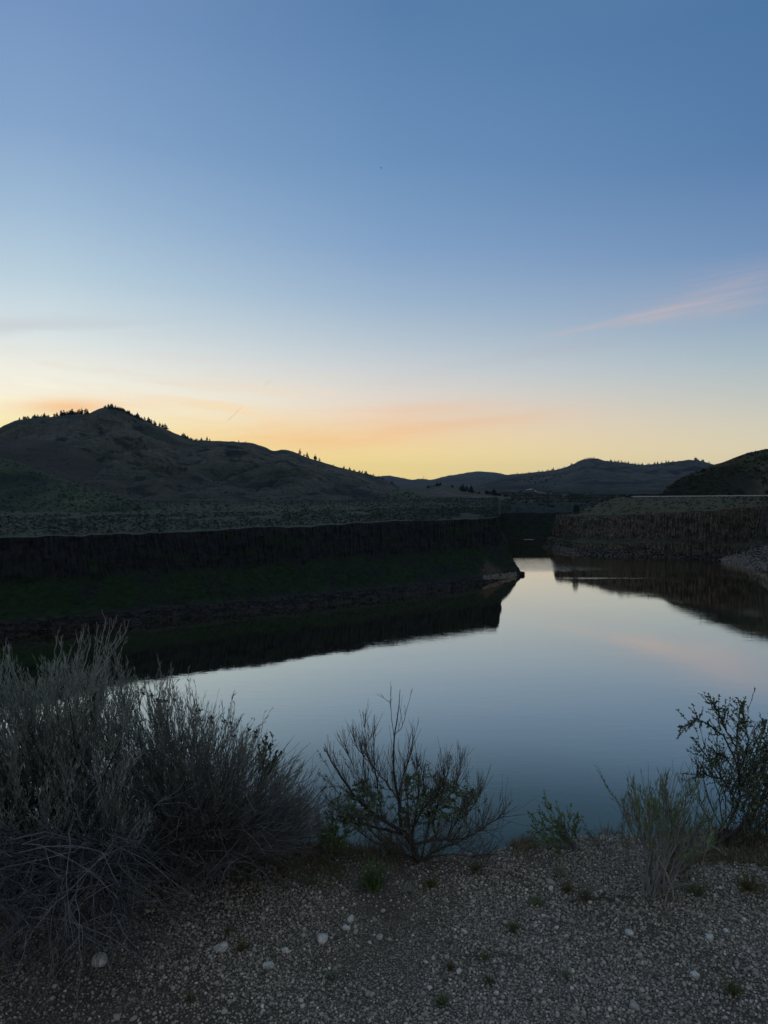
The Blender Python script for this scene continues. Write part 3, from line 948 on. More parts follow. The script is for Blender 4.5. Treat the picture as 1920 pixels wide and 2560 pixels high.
STONES = [  # place, width in photo units, pale?, label
    (C6(430, 530), 42, 1, 'large pale flat stone at the foot of the drooping bare twigs, biggest of all stones'),
    (C6(957, 470), 30, 1, 'pale angular stone beside a dark weed tuft left of the middle'),
    (C6(1390, 434), 29, 1, 'pale speckled block lying alone on the gravel below the green grass tuft'),
    (C6(1158, 550), 23, 1, 'pale narrow stone lying nearer than the speckled block'),
    (C6(1495, 386), 18, 1, 'small pale pointed stone just behind the speckled block'),
    (C6(1515, 346), 19, 1, 'whitish flat sliver of stone farthest back behind the speckled block'),
    (C6(1230, 480), 15, 1, 'small tilted pale stone between the weed tuft and the speckled block'),
    (C6(908, 512), 14, 1, 'small round pale stone in front of the angular stone'),
    (C6(1250, 347), 8, 1, 'tiny white round stone far back on the gravel under the spreading shrub'),
    (C6(812, 366), 11, 0, 'small grey stone near the ends of the spreading shrub twigs'),
    (C6(1640, 424), 18, 0, 'squat grey stone to the right of the speckled block'),
    (C7(718, 188), 21, 0, 'rounded pinkish stone on the low mound, with a smaller stone against it'),
    (C7(722, 213), 14, 1, 'small pale stone leaning against the rounded stone on the mound'),
    (C7(345, 400), 16, 1, 'upright white pebble on bare gravel below the middle sagebrush'),
    (C7(690, 331), 10, 1, 'little white square stone in front of the mound'),
    (C7(1060, 406), 18, 1, 'bluish white flat stone in front of the fallen stick'),
    (C7(1407, 425), 20, 1, 'pale oblong stone below the small shrub at the right'),
    (C7(1345, 590), 21, 1, 'bluish pale oval stone low on the right of the gravel'),
    (C7(1080, 722), 24, 0, 'broad grey-brown stone at the bottom edge of the gravel right of centre'),
    (C7(820, 360), 12, 0, 'small light brown stone between the mound and the bluish flat stone'),
    (C7(1475, 395), 12, 1, 'small whitish stone up and right of the pale oblong stone'),
    (C7(325, 570), 13, 1, 'thin pale chip of stone on edge, low in the middle of the gravel'),
    (C7(485, 665), 12, 1, 'bluish white chip near the bottom middle of the gravel'),
    (C7(1605, 585), 15, 0, 'tan stone near the right end of the gravel'),
]
for k, ((a, b), w, pale, lab) in enumerate(STONES):
    q = onground(a, b)
    rr = w / 2 / F * math.hypot(q.y, 1.6)
    me = mesh_np('stone', stone_shape(ICO3, .6 if w > 15 else .7, 1.4, 500 + k) * rr, tris=ICO3[1], smooth=k % 3 != 0)
    me.materials.append(M['pale_stone'] if pale else M['pebble'])
    o = link('stone', me)
    o.location = (q.x, q.y, gz(q.x, q.y) + rr * .22)
    o.rotation_euler = (random.gauss(0, .15), random.gauss(0, .15), random.uniform(0, 6.28))
    tag(o, lab, 'stone')

# ------------------------------------------------------------------ far brush and trees
def clump_mesh(pts, sizes, seed, tris_each=12):
    """many ragged brush clumps as one mesh: leaf-sized triangles spread through low domes"""
    r = np.random.default_rng(seed)
    nn = len(pts)
    d = r.normal(size=(nn, tris_each, 3)); d[..., 2] = np.abs(d[..., 2]) * .8
    d /= np.linalg.norm(d, axis=2)[..., None]
    c = pts[:, None, :] + d * (sizes[:, None, None] * r.uniform(.35, .8, (nn, tris_each, 1))) * np.array([1, 1, .75])
    e = r.normal(size=(nn, tris_each, 3, 3)) * (sizes[:, None, None, None] * .34)
    V = c[:, :, None, :] + e
    T = np.arange(nn * tris_each * 3).reshape(-1, 3)
    return V.reshape(-1, 3), T, np.repeat(r.uniform(size=nn), tris_each * 3)


def sample_grid(Pg, nn, seed, i_rng=(0, 1), j_rng=(0, 1)):
    r = np.random.default_rng(seed)
    a = (i_rng[0] + r.uniform(size=nn) * (i_rng[1] - i_rng[0])) * (Pg.shape[0] - 1.001)
    b = (j_rng[0] + r.uniform(size=nn) * (j_rng[1] - j_rng[0])) * (Pg.shape[1] - 1.001)
    i, j = a.astype(int), b.astype(int)
    fa, fb = (a - i)[:, None], (b - j)[:, None]
    return (Pg[i, j] * (1 - fa) + Pg[i + 1, j] * fa) * (1 - fb) + (Pg[i, j + 1] * (1 - fa) + Pg[i + 1, j + 1] * fa) * fb


M['sage_clump'] = tint_mat('sage_clump', (.026, .036, .029), (.056, .069, .054))
M['dark_clump'] = tint_mat('dark_clump', (.018, .023, .015), (.042, .048, .028))
M['talus_clump'] = tint_mat('talus_clump', (.014, .030, .010), (.034, .062, .024))


def brush(name, specs, m):
    vs_, fs_, ts_, off = [], [], [], 0
    for pts, smin, smax, seed, te in specs:
        r = np.random.default_rng(seed + 900)
        keep = fbm(pts[:, 0] / 14, pts[:, 1] / 40, 3, seed) > -.42
        pts = pts[keep]
        s = smin + (smax - smin) * r.uniform(size=len(pts)) ** 2
        a, b, t = clump_mesh(pts, s, seed, te)
        vs_.append(a); fs_.append(b + off); ts_.append(t); off += len(a)
    o = link(name, mesh_np(name, np.concatenate(vs_), tris=np.concatenate(fs_), attrs={'tint': np.concatenate(ts_)}, smooth=False), m)
    return tag(o, kind='stuff')


def near_plain(Pg, nn, seed, d0, d1):
    """points on a plain, evenly by area, d0..d1 metres behind its rim"""
    r = np.random.default_rng(seed)
    i = r.uniform(size=nn * 3) * (Pg.shape[0] - 1.001)
    rim = np.hypot(Pg[:, 0, 0], Pg[:, 0, 1])
    full = np.hypot(Pg[:, -1, 0], Pg[:, -1, 1])
    i0 = i.astype(int)
    d = d0 + (d1 - d0) * r.uniform(size=nn * 3)
    keep = r.uniform(size=nn * 3) < (rim[i0] + d) / (rim.max() + d1)
    i0, d = i0[keep][:nn], d[keep][:nn]
    b = np.clip(d / (full[i0] - rim[i0]), 0, 1) ** (1 / 1.8) * (Pg.shape[1] - 1.001)
    j = b.astype(int)
    f = (b - j)[:, None]
    k = np.minimum(i0 + 1, len(Pg) - 1)
    g = r.uniform(size=len(i0))[:, None]
    return (Pg[i0, j] * (1 - f) + Pg[i0, j + 1] * f) * (1 - g) + (Pg[k, j] * (1 - f) + Pg[k, j + 1] * f) * g


vis0 = .42
gh, mh, sh, th, bh = (HILLS[k] for k in ('green_hill', 'mountain', 'shrub_hill', 'toe_hill', 'brown_hill'))
brush('sagebrush', [
    (near_plain(plain_left[int(len(plain_left) * vis0):], 11000, 1, 6, 130), .35, 1.05, 1, 8),
    (near_plain(plain_left[int(len(plain_left) * vis0):], 9000, 2, 130, 420), .45, 1.2, 2, 8),
    (sample_grid(gh['P'][:, :gh['nv']], 2600, 4, (.3, 1), (0, .95)), .5, 1.2, 4, 9),
], M['sage_clump'])
brush('hillside_scrub', [
    (near_plain(plain_far, 7000, 3, 4, 700), .7, 2.0, 3, 8),
    (sample_grid(sh['P'][:, :sh['nv']], 2600, 5, (0, .75), (.02, .98)), .5, 1.6, 5, 12),
    (sample_grid(SL[:, :26], 900, 6, (0, .85), (.05, .98)), .3, 1.0, 6, 12),
    (sample_grid(mh['P'][:, :mh['nv']], 3600, 7, (.2, 1), (0, .6)), .7, 2.0, 7, 6),
    (sample_grid(th['P'][:, :th['nv']], 500, 8, (0, 1), (0, .95)), .8, 2.2, 8, 6),
    (sample_grid(bh['P'][:, :bh['nv']], 400, 9, (.3, 1), (0, .9)), .6, 1.8, 9, 6),
], M['dark_clump'])
brush('talus_grass', [
    (sample_grid(PL, 9000, 10, (.25, .86), (.27, .62)), .22, .6, 10, 8),
    (sample_grid(PR, 900, 11, (.15, .75), (.5, .62)), .3, .8, 11, 8),
], M['talus_clump'])

# pines -----------------------------------------------------------------
M['pine'] = tint_mat('pine_needles', (.010, .017, .012), (.026, .036, .022))


def pine_mesh(seed, slender=1.0, ragged=.3):
    random.seed(seed)
    b = MB()
    b.tube([Vector((0, 0, -.12)), Vector((0, 0, .5)), Vector((0, 0, .96))], .016, .004, 4, .1)
    for k in range(58):
        t = random.uniform(.10, 1)
        z = t
        reach = (1 - t) ** .75 * .24 * slender * random.uniform(1 - ragged, 1 + ragged * .6) + .015
        a = random.uniform(0, 6.283)
        d = Vector((math.cos(a), math.sin(a), random.uniform(-.45, .1)))
        b.leaf(Vector((0, 0, z)), d, reach * 1.15, reach * random.uniform(.7, 1.1), wedge=.6)
        b.leaf(Vector((0, 0, z + .01)) + d * reach * .3, d + Vector((0, 0, .6)), reach * .6, reach * .5, wedge=.5)
    v_ = np.array([tuple(p) for p in b.v])
    me = mesh_np('pine_tree', v_, quads=b.f, attrs={'tint': b.t}, smooth=False)
    me.materials.append(M['pine'])
    return me


PINES = [pine_mesh(900 + k, random.Random(k).uniform(1.15, 1.8), .4) for k in range(7)]
random.seed(77)


def pine(p, h, label, group, k=None):
    o = link('pine_tree', PINES[random.randrange(7) if k is None else k])
    o.location = p
    w = random.uniform(.85, 1.2)
    o.scale = (h * w, h * w, h)
    o.rotation_euler.z = random.uniform(0, 6.28)
    tag(o, label, 'pine tree', group)


def ridge_pines(hname, x0, x1, count, hmin, hmax, label, group, below=0.0):
    H = HILLS[hname]
    for _ in range(count):
        px = random.uniform(x0, x1)
        i = int(np.clip(np.searchsorted(H['px'], px), 0, len(H['px']) - 1))
        j = H['nv'] - 1
        if below:
            j = int(H['nv'] - 1 - random.uniform(0, below) * H['nv'])
        P0 = H['P'][i, j]
        h = random.uniform(hmin, hmax) * random.choice((.55, .75, .9, 1.05, 1.3)) * P0[1] / F
        pine((P0[0] + random.gauss(0, .2), P0[1], P0[2] - h * .04), h, label, group)


gl_ = 'pines along the ridge of the left mountain'
x = lambda a: R1(a, 0)[0]
ridge_pines('mountain', x(132), x(240), 9, 5, 8, 'short dark pine in the leftmost clump on the left mountain ridge', gl_)
ridge_pines('mountain', x(265), x(470), 19, 5, 10, 'dark pine in the second row from the left on the mountain ridge', gl_)
ridge_pines('mountain', x(495), x(740), 26, 8, 13, 'dark pine in the dense row just left of the mountain peak', gl_)
ridge_pines('mountain', x(845), x(890), 4, 6, 9, 'small pine standing at the very peak of the left mountain', gl_)
ridge_pines('mountain', x(890), x(1130), 24, 5, 9, 'dark pine in the thick belt falling right from the mountain peak', gl_)
ridge_pines('mountain', x(1130), x(1380), 24, 8, 13, 'tall dark pine in the row down the right shoulder of the mountain', gl_)
ridge_pines('mountain', x(1430), x(1640), 7, 5, 9, 'small scattered pine low on the right shoulder of the mountain', gl_)
x2 = lambda a: R2(a, 0)[0]
for a, h, lab in [(192, 9, 'lone pine above the hollow of the mountain ridge, left of a pair'), (237, 8, 'second lone pine above the hollow of the mountain ridge'),
                  (276, 11, 'taller pine at the right end of the hollow in the mountain ridge'), (294, 8, 'shorter pine leaning close to the taller pine at the hollow'),
                  (497, 6, 'small round pine on the flat of the mountain ridge'), (550, 6, 'small pine right of the round pine on the flat of the ridge')]:
    ridge_pines('mountain', x2(a), x2(a) + .5, 1, h, h + .5, lab, gl_)
g4 = 'tall pines standing out on the mountain ridge against the yellow sky'
for a, h, lab in [(941, 13, 'leftmost tall pine of the cluster outlined against the yellow sky'), (970, 12.5, 'second tall pine of the cluster outlined against the yellow sky'),
                  (988, 14, 'third and tallest pine of the cluster against the yellow sky'), (1001, 11, 'shorter pine tight behind the tallest pine of the cluster'),
                  (1047, 13, 'lone pine to the right of the cluster against the yellow sky'), (1080, 15, 'last and broadest pine down the ridge from the cluster'),
                  (1172, 4, 'tiny pine alone far down the ridge')]:
    ridge_pines('mountain', x2(a), x2(a) + .3, 1, h, h + .4, lab, g4)
ridge_pines('tree_line_hill', x2(1240), x2(1640), 24, 3.5, 6.5, 'tiny pine in the line running down the low right end of the mountain', 'pines at the low end of the mountain')
x4 = lambda a: R4(a, 0)[0]
gb = 'pines along the far ridge on the right'
ridge_pines('far_mountain', x4(258), x4(312), 6, 3, 4.5, 'tiny pine on the rounded top of the far ridge', gb)
ridge_pines('far_mountain', x4(440), x4(690), 26, 3, 6, 'tiny pine in the long row right of the rounded far top', gb)
ridge_pines('far_mountain', x4(715), x4(890), 15, 3, 6, 'tiny pine in the saddle of the far ridge', gb)
ridge_pines('far_mountain', x4(1060), x4(1210), 10, 4, 7, 'tiny pine at the right end of the far ridge', gb)
ridge_pines('far_mountain', C2(560, 0)[0], C2(820, 0)[0], 20, 2.5, 5, 'tiny pine on the long left flank of the far ridge', gb)
gc = 'pines on the low wooded hill'
x3 = lambda a: R3(a, 0)[0]
ridge_pines('wooded_hill', x3(420), x3(690), 14, 4, 9, 'dark pine on the crown of the low wooded hill', gc)
ridge_pines('wooded_hill', x3(700), x3(1080), 34, 7, 14, 'dark pine in the thick belt on the right of the low wooded hill', gc, .22)
ridge_pines('wooded_hill', x3(1080), x3(1210), 8, 4, 8, 'small pine trailing down the right end of the wooded hill', gc, .2)

# the forested flank and far woods nobody could count
woods = []
for hname, x0, x1, cnt, b0, b1, h0, h1 in [('mountain', x(900), x(1160), 150, .0, .07, 5, 9), ('mountain', x(1500), x(1700), 40, .0, .05, 3, 6),
                                          ('far_mountain', C2(700, 0)[0], C2(1380, 0)[0], 160, .02, .5, 2, 4), ('farthest_mountain', C2(0, 0)[0], C2(540, 0)[0], 120, 0, .15, 1.5, 2.5),
                                          ('tree_line_hill', x2(1300), x2(1650), 40, .0, .2, 3, 5), ('far_mountain', C2(560, 0)[0], C2(760, 0)[0], 60, .5, .9, 3, 5)]:
    H = HILLS[hname]
    for _ in range(cnt):
        i = int(np.searchsorted(H['px'], random.uniform(x0, x1)))
        j = int((H['nv'] - 1) * (1 - random.uniform(b0, b1)))
        P0 = H['P'][min(i, len(H['px']) - 1), j]
        woods.append((P0, random.uniform(h0, h1) * P0[1] / F))
wv, wt, wf, off = [], [], [], 0
tmpl = []
for me in PINES[:3]:
    co = np.zeros(len(me.vertices) * 3); me.vertices.foreach_get('co', co)
    fc_ = np.array([list(q.vertices) for q in me.polygons])
    tmpl.append((co.reshape(-1, 3), fc_[:8].tolist() + fc_[8::3].tolist()))
for k, (P0, h) in enumerate(woods):
    co, fc = tmpl[k % 3]
    a = random.uniform(0, 6.28)
    R_ = np.array([[math.cos(a), -math.sin(a), 0], [math.sin(a), math.cos(a), 0], [0, 0, 1]])
    wv.append((co * np.array([1.3, 1.3, 1])) @ R_.T * h + P0 - np.array([0, 0, h * .05])); wf.append(np.array(fc) + off); off += len(co)
    wt.append(np.full(len(co), random.random()))
tag(link('pine_forest', mesh_np('pine_forest', np.concatenate(wv), quads=np.concatenate(wf), attrs={'tint': np.concatenate(wt)}, smooth=False), M['pine']), kind='stuff')

UP0 = Vector((0, 0, 1))
# round juniper by the end of the right cliff
ji = int(np.argmin(np.abs(pxr - 1243)))
jp = Vector(tuple(SL[ji, 14])) - UP0 * .3
jt = empty('juniper_tree', tuple(jp))
tag(jt, 'single dark rounded juniper standing at the left end of the grass slope above the cliff', 'tree')
b = MB(); b.tube([Vector((0, 0, -2.5)), Vector((.1, 0, 1)), Vector((0, .1, 4))], .25, .08, 5)
b.build('trunk', M['dark_clump'], jt)
b = MB()
for _ in range(420):
    d = Vector((random.gauss(0, 1), random.gauss(0, 1), random.gauss(0, 1))).normalized()
    z = random.random()
    wdt = 2.0 * math.sin(math.pi * min(.98, .25 + .72 * z)) ** .8
    c_ = Vector((d.x * wdt * random.uniform(.4, 1), d.y * wdt * random.uniform(.4, 1), .2 + z * 5.2))
    b.leaf(c_, d + Vector((0, 0, .5)), random.uniform(.4, .9), .5)
b.build('crown', M['pine'], jt, smooth=False)
# dark shrubs at the head of the slope where the guardrail starts
for k, (a, h, lab) in enumerate([(1345, 7, 'dark bushy shrub at the left end of the guardrail'), (1362, 6, 'lower dark shrub right beside the end of the guardrail'), (1322, 5, 'dark shrub on the slope edge left of the guardrail end')]):
    i = int(np.argmin(np.abs(pxr - a)))
    P0 = SL[i, 25]
    o_ = empty('shrub', tuple(P0)); tag(o_, lab, 'shrub', 'dark shrubs at the head of the grass slope')
    b = MB(); b.tube([Vector((0, 0, -.4)), Vector((0, 0, .5)), Vector((0, 0, 1.2))], .08, .03, 4); b.build('stem', M['dark_clump'], o_)
    b = MB()
    for _ in range(160):
        d = Vector((random.gauss(0, 1), random.gauss(0, 1), abs(random.gauss(0, 1)))).normalized()
        b.leaf(Vector((d.x * 2.6 * random.random() ** .5, d.y * 1.4 * random.random(), d.z * h / 5 * random.random() ** .5)), d, random.uniform(.25, .6), .35)
    b.build('foliage', M['dark_clump'], o_, smooth=False)

# ------------------------------------------------------------------ the point: pale scree and rock teeth
def boulder(c, r, seed, m, name='boulder', squash=.75, base=ICO2, tall=1.0):
    me = mesh_np(name, stone_shape(base, squash * tall, 1.5, seed) * r, tris=base[1], smooth=False)
    o = link(name, me, m)
    o.location = c
    o.rotation_euler = (0, 0, random.uniform(0, 6.28))
    return o


m, n, p, out = mat('scree')
pos = n.new('ShaderNodeNewGeometry').outputs['Position']
c = n.mix(n.mrange(n.noise(pos, .8, 5, .7), .35, .65), (.125, .100, .082), (.058, .049, .042))
n.put(p.inputs['Base Color'], c)
n.put(p.inputs['Normal'], n.bump(n.noise(pos, 2.0, 4), .7, .4))
M['scree'] = m
m, n, p, out = mat('shore_rock')
pos = n.new('ShaderNodeNewGeometry').outputs['Position']
c = n.mix(n.mrange(n.noise(pos, 1.2, 5, .7), .35, .65), (.30, .27, .24), (.09, .08, .07))
n.put(p.inputs['Base Color'], c)
M['shore_rock'] = m
def c5b(a, b): return crop(a, b, 1180, 1300, 5.53)
q = onz(*c5b(715, 760), 0)
boulder((q.x - .9, q.y, .6), 2.0, 1, M['cliff_dark'], squash=.55, base=ICO3)['label'] = 'dark rock at the very tip of the left point, touching the water'
q2 = aty(*c5b(632, 690), q.y + 3)
boulder((q2.x, q2.y, q2.z), 1.0, 2, M['cliff_dark'], tall=2.4)['label'] = 'upright dark rock tooth standing on the left point'
q3 = aty(*c5b(600, 720), q.y + 1)
boulder((q3.x, q3.y, 1.2), 2.6, 3, M['cliff_dark'], squash=.7, base=ICO3)['label'] = 'broad dark boulder behind the tip of the left point'
for o in list(COL.objects):
    if o.name.startswith('boulder'):
        tag(o, None, 'boulder', 'rocks on the left point')
# pale scree fan below the cliff end
b0, b1, b2, b3 = (c5b(185, 590), c5b(400, 720), c5b(130, 760), c5b(480, 780))
SC = np.zeros((24, 18, 3))
pl_bvh = BVHTree.FromPolygons([tuple(v_) for v_ in PL.reshape(-1, 3)], [tuple(f) for f in (lambda i: np.stack([i[:-1, :-1], i[1:, :-1], i[1:, 1:], i[:-1, 1:]], -1).reshape(-1, 4))(np.arange(PL.shape[0] * PL.shape[1]).reshape(PL.shape[:2])).tolist()])


def hit(bvh, px, py):
    d = ray(px, py).normalized()
    loc, nn, idx, dist = bvh.ray_cast(Vector((0, 0, EYE)), d)
    return loc


rocks = []
def scatter_on(bvh, quad, count, r0, r1, seed, soft=False):
    rr = random.Random(seed)
    for _ in range(count):
        s, t = (rr.random(), rr.random()) if not soft else (rr.gauss(.5, .3), rr.gauss(.55, .28))
        (ax, ay), (bx, by), (cx, cy), (dx_, dy_) = quad
        px = (ax * (1 - s) + bx * s) * (1 - t) + (cx * (1 - s) + dx_ * s) * t
        py = (ay * (1 - s) + by * s) * (1 - t) + (cy * (1 - s) + dy_ * s) * t
        L2 = hit(bvh, px, py)
        if L2:
            rocks.append((L2, rr.uniform(r0, r1) ** 1.0))


def rock_field(name, m):
    global rocks
    V, Fc, T, off = [], [], [], 0
    shapes = [stone_shape(ICO1, .65, 1.4, 700 + k) for k in range(12)]
    for k, (c_, r) in enumerate(rocks):
        a = random.uniform(0, 6.28)
        R_ = np.array([[math.cos(a), -math.sin(a), 0], [math.sin(a), math.cos(a), 0], [0, 0, 1]])
        V.append(shapes[k % 12] @ R_.T * r + np.array(tuple(c_))); Fc.append(ICO1[1] + off); off += len(ICO1[0])
    rocks = []
    if V:
        tag(link(name, mesh_np(name, np.concatenate(V), tris=np.concatenate(Fc), smooth=False), m), kind='stuff')


scatter_on(pl_bvh, (c5b(180, 580), c5b(260, 590), c5b(130, 770), c5b(430, 760)), 900, .10, .42, 5, True)
rock_field('scree', M['scree'])
pr_bvh = BVHTree.FromPolygons([tuple(v_) for v_ in PR.reshape(-1, 3)], [tuple(f) for f in (lambda i: np.stack([i[:-1, :-1], i[1:, :-1], i[1:, 1:], i[:-1, 1:]], -1).reshape(-1, 4))(np.arange(PR.shape[0] * PR.shape[1]).reshape(PR.shape[:2])).tolist()])
scatter_on(pr_bvh, ((1555, 1208), (1665, 1175), (1565, 1222), (1700, 1238)), 900, .3, .9, 6)
scatter_on(pr_bvh, ((1190, 1176), (1245, 1186), (1192, 1188), (1250, 1200)), 90, .2, .6, 8)
scatter_on(pl_bvh, (c5b(150, 770), c5b(600, 720), c5b(150, 830), c5b(640, 800)), 420, .2, .6, 10)
rock_field('shore_rubble', M['shore_rock'])
scatter_on(pl_bvh, ((0, 1350), (1050, 1250), (0, 1376), (1050, 1264)), 1100, .2, .6, 9)
scatter_on(pr_bvh, ((1240, 1185), (1560, 1195), (1245, 1200), (1560, 1212)), 500, .25, .8, 12)
rock_field('shore_stones', M['cliff_dark'])

# tiny marks of people: houses, dirt tracks, a pylon, a float on the water
def box_mb(x0, x1, y0, y1, z0, z1):
    v_ = np.array([(x0, y0, z0), (x1, y0, z0), (x1, y1, z0), (x0, y1, z0), (x0, y0, z1), (x1, y0, z1), (x1, y1, z1), (x0, y1, z1)])
    f_ = [(3, 2, 1, 0), (4, 5, 6, 7), (0, 1, 5, 4), (1, 2, 6, 5), (2, 3, 7, 6), (3, 0, 4, 7)]
    return v_, f_


def plain_mat(name, c, rough=.8):
    m_, n_, p_, o_ = mat(name)
    pos_ = n_.new('ShaderNodeNewGeometry').outputs['Position']
    n_.put(p_.inputs['Base Color'], n_.mix(n_.mrange(n_.noise(pos_, 1.5, 4), .3, .7, 0, .5), c, tuple(x_ * .7 for x_ in c)))
    p_.inputs['Roughness'].default_value = rough
    return m_


M['house_wall'] = plain_mat('pale_siding', (.62, .60, .56))
M['house_roof'] = plain_mat('metal_roof', (.40, .40, .42), .5)
M['dirt'] = plain_mat('pale_dirt', (.36, .33, .29))


def hill_bvh(name):
    Pg = HILLS[name]['P']
    i = np.arange(Pg.shape[0] * Pg.shape[1]).reshape(Pg.shape[:2])
    return BVHTree.FromPolygons([tuple(v_) for v_ in Pg.reshape(-1, 3)], np.stack([i[:-1, :-1], i[1:, :-1], i[1:, 1:], i[:-1, 1:]], -1).reshape(-1, 4).tolist())


fb = hill_bvh('far_mountain')
wb = hill_bvh('wooded_hill')


def house(loc, w, d, h, rot, lab):
    o = empty('house', tuple(loc)); o.rotation_euler.z = rot
    tag(o, lab, 'house', 'pale houses on the far slope')
    v_, f_ = box_mb(-w / 2, w / 2, -d / 2, d / 2, -2, h)
    link('wall', mesh_np('wall', v_, quads=f_, smooth=False), M['house_wall'], o)
    e = .5
    v_ = np.array([(-w / 2 - e, -d / 2 - e, h), (w / 2 + e, -d / 2 - e, h), (w / 2 + e, d / 2 + e, h), (-w / 2 - e, d / 2 + e, h), (-w / 2 - e, 0, h + d * .35), (w / 2 + e, 0, h + d * .35)])
    link('roof', mesh_np('roof', v_, quads=[(0, 1, 5, 4), (2, 3, 4, 5), (3, 2, 1, 0)], tris=[(0, 4, 3), (1, 2, 5)], smooth=False), M['house_roof'], o)


for (a, b_), w, lab in [((1313, 322), 12, 'largest pale house, on the far slope behind the middle of the canyon'), ((1330, 330), 8, 'small pale house just right of the largest house'),
                        ((1437, 341), 9, 'low pale house alone near the foot of the far slope'), ((1480, 340), 11, 'pale house right of the low house, near the juniper'), ((1450, 266), 12, 'pale house higher up the far slope'),
                        ((1604, 271), 9, 'small pale house farthest right on the far slope')]:
    L2 = hit(fb, *R3(a, b_))
    if L2:
        house(L2, w * L2.y / F * .28 * 2.6, w * L2.y / F * .5, w * L2.y / F * .22, random.uniform(-.4, .4), lab)


def track(pts, bvh, width, lab):
    """a pale dirt road laid on the hillside"""
    P_ = []
    for (a, b_), (c_, d_) in zip(pts[:-1], pts[1:]):
        for t in np.linspace(0, 1, 7)[:-1]:
            L2 = hit(bvh, a + (c_ - a) * t, b_ + (d_ - b_) * t)
            if L2: P_.append(L2)
    if len(P_) < 2:
        return
    G = np.zeros((len(P_), 3, 3))
    for k, c_ in enumerate(P_):
        for j, w in enumerate((-.5, 0, .5)):
            G[k, j] = (c_.x, c_.y + w * width, c_.z + (.6 + w * .35) * width * .22)
    o = grid_mesh('dirt_track', G, m=M['dirt'])


track([R3(1212, 205), R3(1240, 203), R3(1262, 198), R3(1285, 210), R3(1290, 222), R3(1340, 230), R3(1380, 238), R3(1420, 242)], fb, 14, '')
track([R3(1238, 192), R3(1262, 198)], fb, 9, '')
track([R3(1505, 246), R3(1540, 248)], fb, 9, '')
track([R3(915, 320), R3(950, 324), R3(1000, 326)], wb, 9, '')

ty = aty(*R3(428, 120), 7000.0)
tw = empty('transmission_tower', tuple(ty)); tag(tw, 'tiny lattice power pylon on the farthest blue ridge', 'pylon')
b = MB()
for sx in (-1, 1):
    for sy in (-1, 1):
        b.tube([Vector((sx * 4, sy * 4, -4)), Vector((sx * 1, sy * 1, 24)), Vector((sx * .8, sy * .8, 34))], .5, .4, 4)
for z_ in range(0, 24, 6):
    w_ = 4 - 3 * z_ / 24
    b.tube([Vector((-w_, -w_, z_)), Vector((w_, -w_, z_ + 6))], .3, .3, 3)
b.build('lattice', M['pine'], tw)
b = MB(); b.tube([Vector((-9, 0, 27)), Vector((9, 0, 27))], .5, .5, 4); b.tube([Vector((-7, 0, 32)), Vector((7, 0, 32))], .5, .5, 4)
b.build('cross_arm', M['pine'], tw)

fl = onz(1142, 1165.5, 0)
v_, f_ = box_mb(-3.6, 3.6, -.5, .5, -.2, .12)
fo = empty('float', (fl.x, fl.y, 0)); tag(fo, 'thin pale float lying on the dark water below the far canyon wall', 'float')
link('deck', mesh_np('deck', v_, quads=f_, smooth=False), M['dirt'], fo)
v_, f_ = box_mb(-3.3, 3.3, -.3, .3, .12, .2)
link('rail', mesh_np('rail', v_, quads=f_, smooth=False), M['rail'], fo)

# two birds
M['bird'] = plain_mat('dark_feather', (.03, .03, .035))
for (a, b_), dd, lab in [((823, 363), 260, 'tiny dark bird high in the blue middle of the sky'), ((1037, 822), 330, 'tiny dark bird lower in the pale sky right of centre')]:
    pb_ = aty(a, b_, dd)
    o = empty('bird', tuple(pb_)); tag(o, lab, 'bird')
    b = MB(); b.tube([Vector((0, -.25, 0)), Vector((0, -.1, 0)), Vector((0, .15, 0)), Vector((0, .3, 0))], .07, .03, 5); b.build('body', M['bird'], o)
    for s in (-1, 1):
        b = MB(); b.leaf(Vector((0, 0, .02)), Vector((s, .1, .35)), .5, .25, wedge=.4); b.build('wing', M['bird'], o)

#@@PLANTS@@
# ------------------------------------------------------------------ plants of the terrace
random.seed(21)
M['grey_twig'] = tint_mat('grey_twig', (.10, .102, .104), (.29, .29, .295), .8, .25)
M['pale_twig'] = tint_mat('pale_twig', (.13, .128, .12), (.34, .33, .31), .75, .3)
M['droop_twig'] = tint_mat('drooping_twig', (.040, .041, .043), (.30, .30, .31), .75, .3)
M['dark_wood'] = tint_mat('dark_wood', (.040, .035, .031), (.095, .084, .074))
M['brown_twig'] = tint_mat('brown_twig', (.075, .066, .058), (.21, .185, .165))
M['grey_leaf'] = tint_mat('grey_green_leaf', (.19, .235, .185), (.40, .445, .37), .8, .2)
M['green_grey_leaf'] = tint_mat('green_grey_leaf', (.10, .15, .065), (.27, .33, .18), .8, .2)
M['dusty_leaf'] = tint_mat('dusty_leaf', (.15, .175, .125), (.31, .335, .255), .85, .15)
M['sage_leaf'] = tint_mat('sage_leaf', (.10, .14, .088), (.22, .27, .18), .8, .2)
M['bitter_leaf'] = tint_mat('bitterbrush_leaf', (.066, .098, .048), (.17, .21, .105), .7, .3)
M['fresh_leaf'] = tint_mat('fresh_leaf', (.11, .17, .065), (.21, .27, .12), .7, .3)
M['green_blade'] = tint_mat('green_blade', (.055, .11, .030), (.13, .19, .07), .7, .3)
M['dry_blade'] = tint_mat('dry_blade', (.13, .090, .055), (.30, .23, .14), .85, .2)
M['olive_blade'] = tint_mat('olive_blade', (.085, .092, .040), (.20, .175, .095), .85, .2)
M['seed'] = tint_mat('seed_head_brown', (.080, .060, .055), (.20, .16, .14))
M['bleached'] = tint_mat('bleached_wood', (.24, .22, .195), (.38, .35, .31))

UP = Vector((0, 0, 1))


def rv(s=1.0):
    return Vector((random.gauss(0, s), random.gauss(0, s), random.gauss(0, s)))


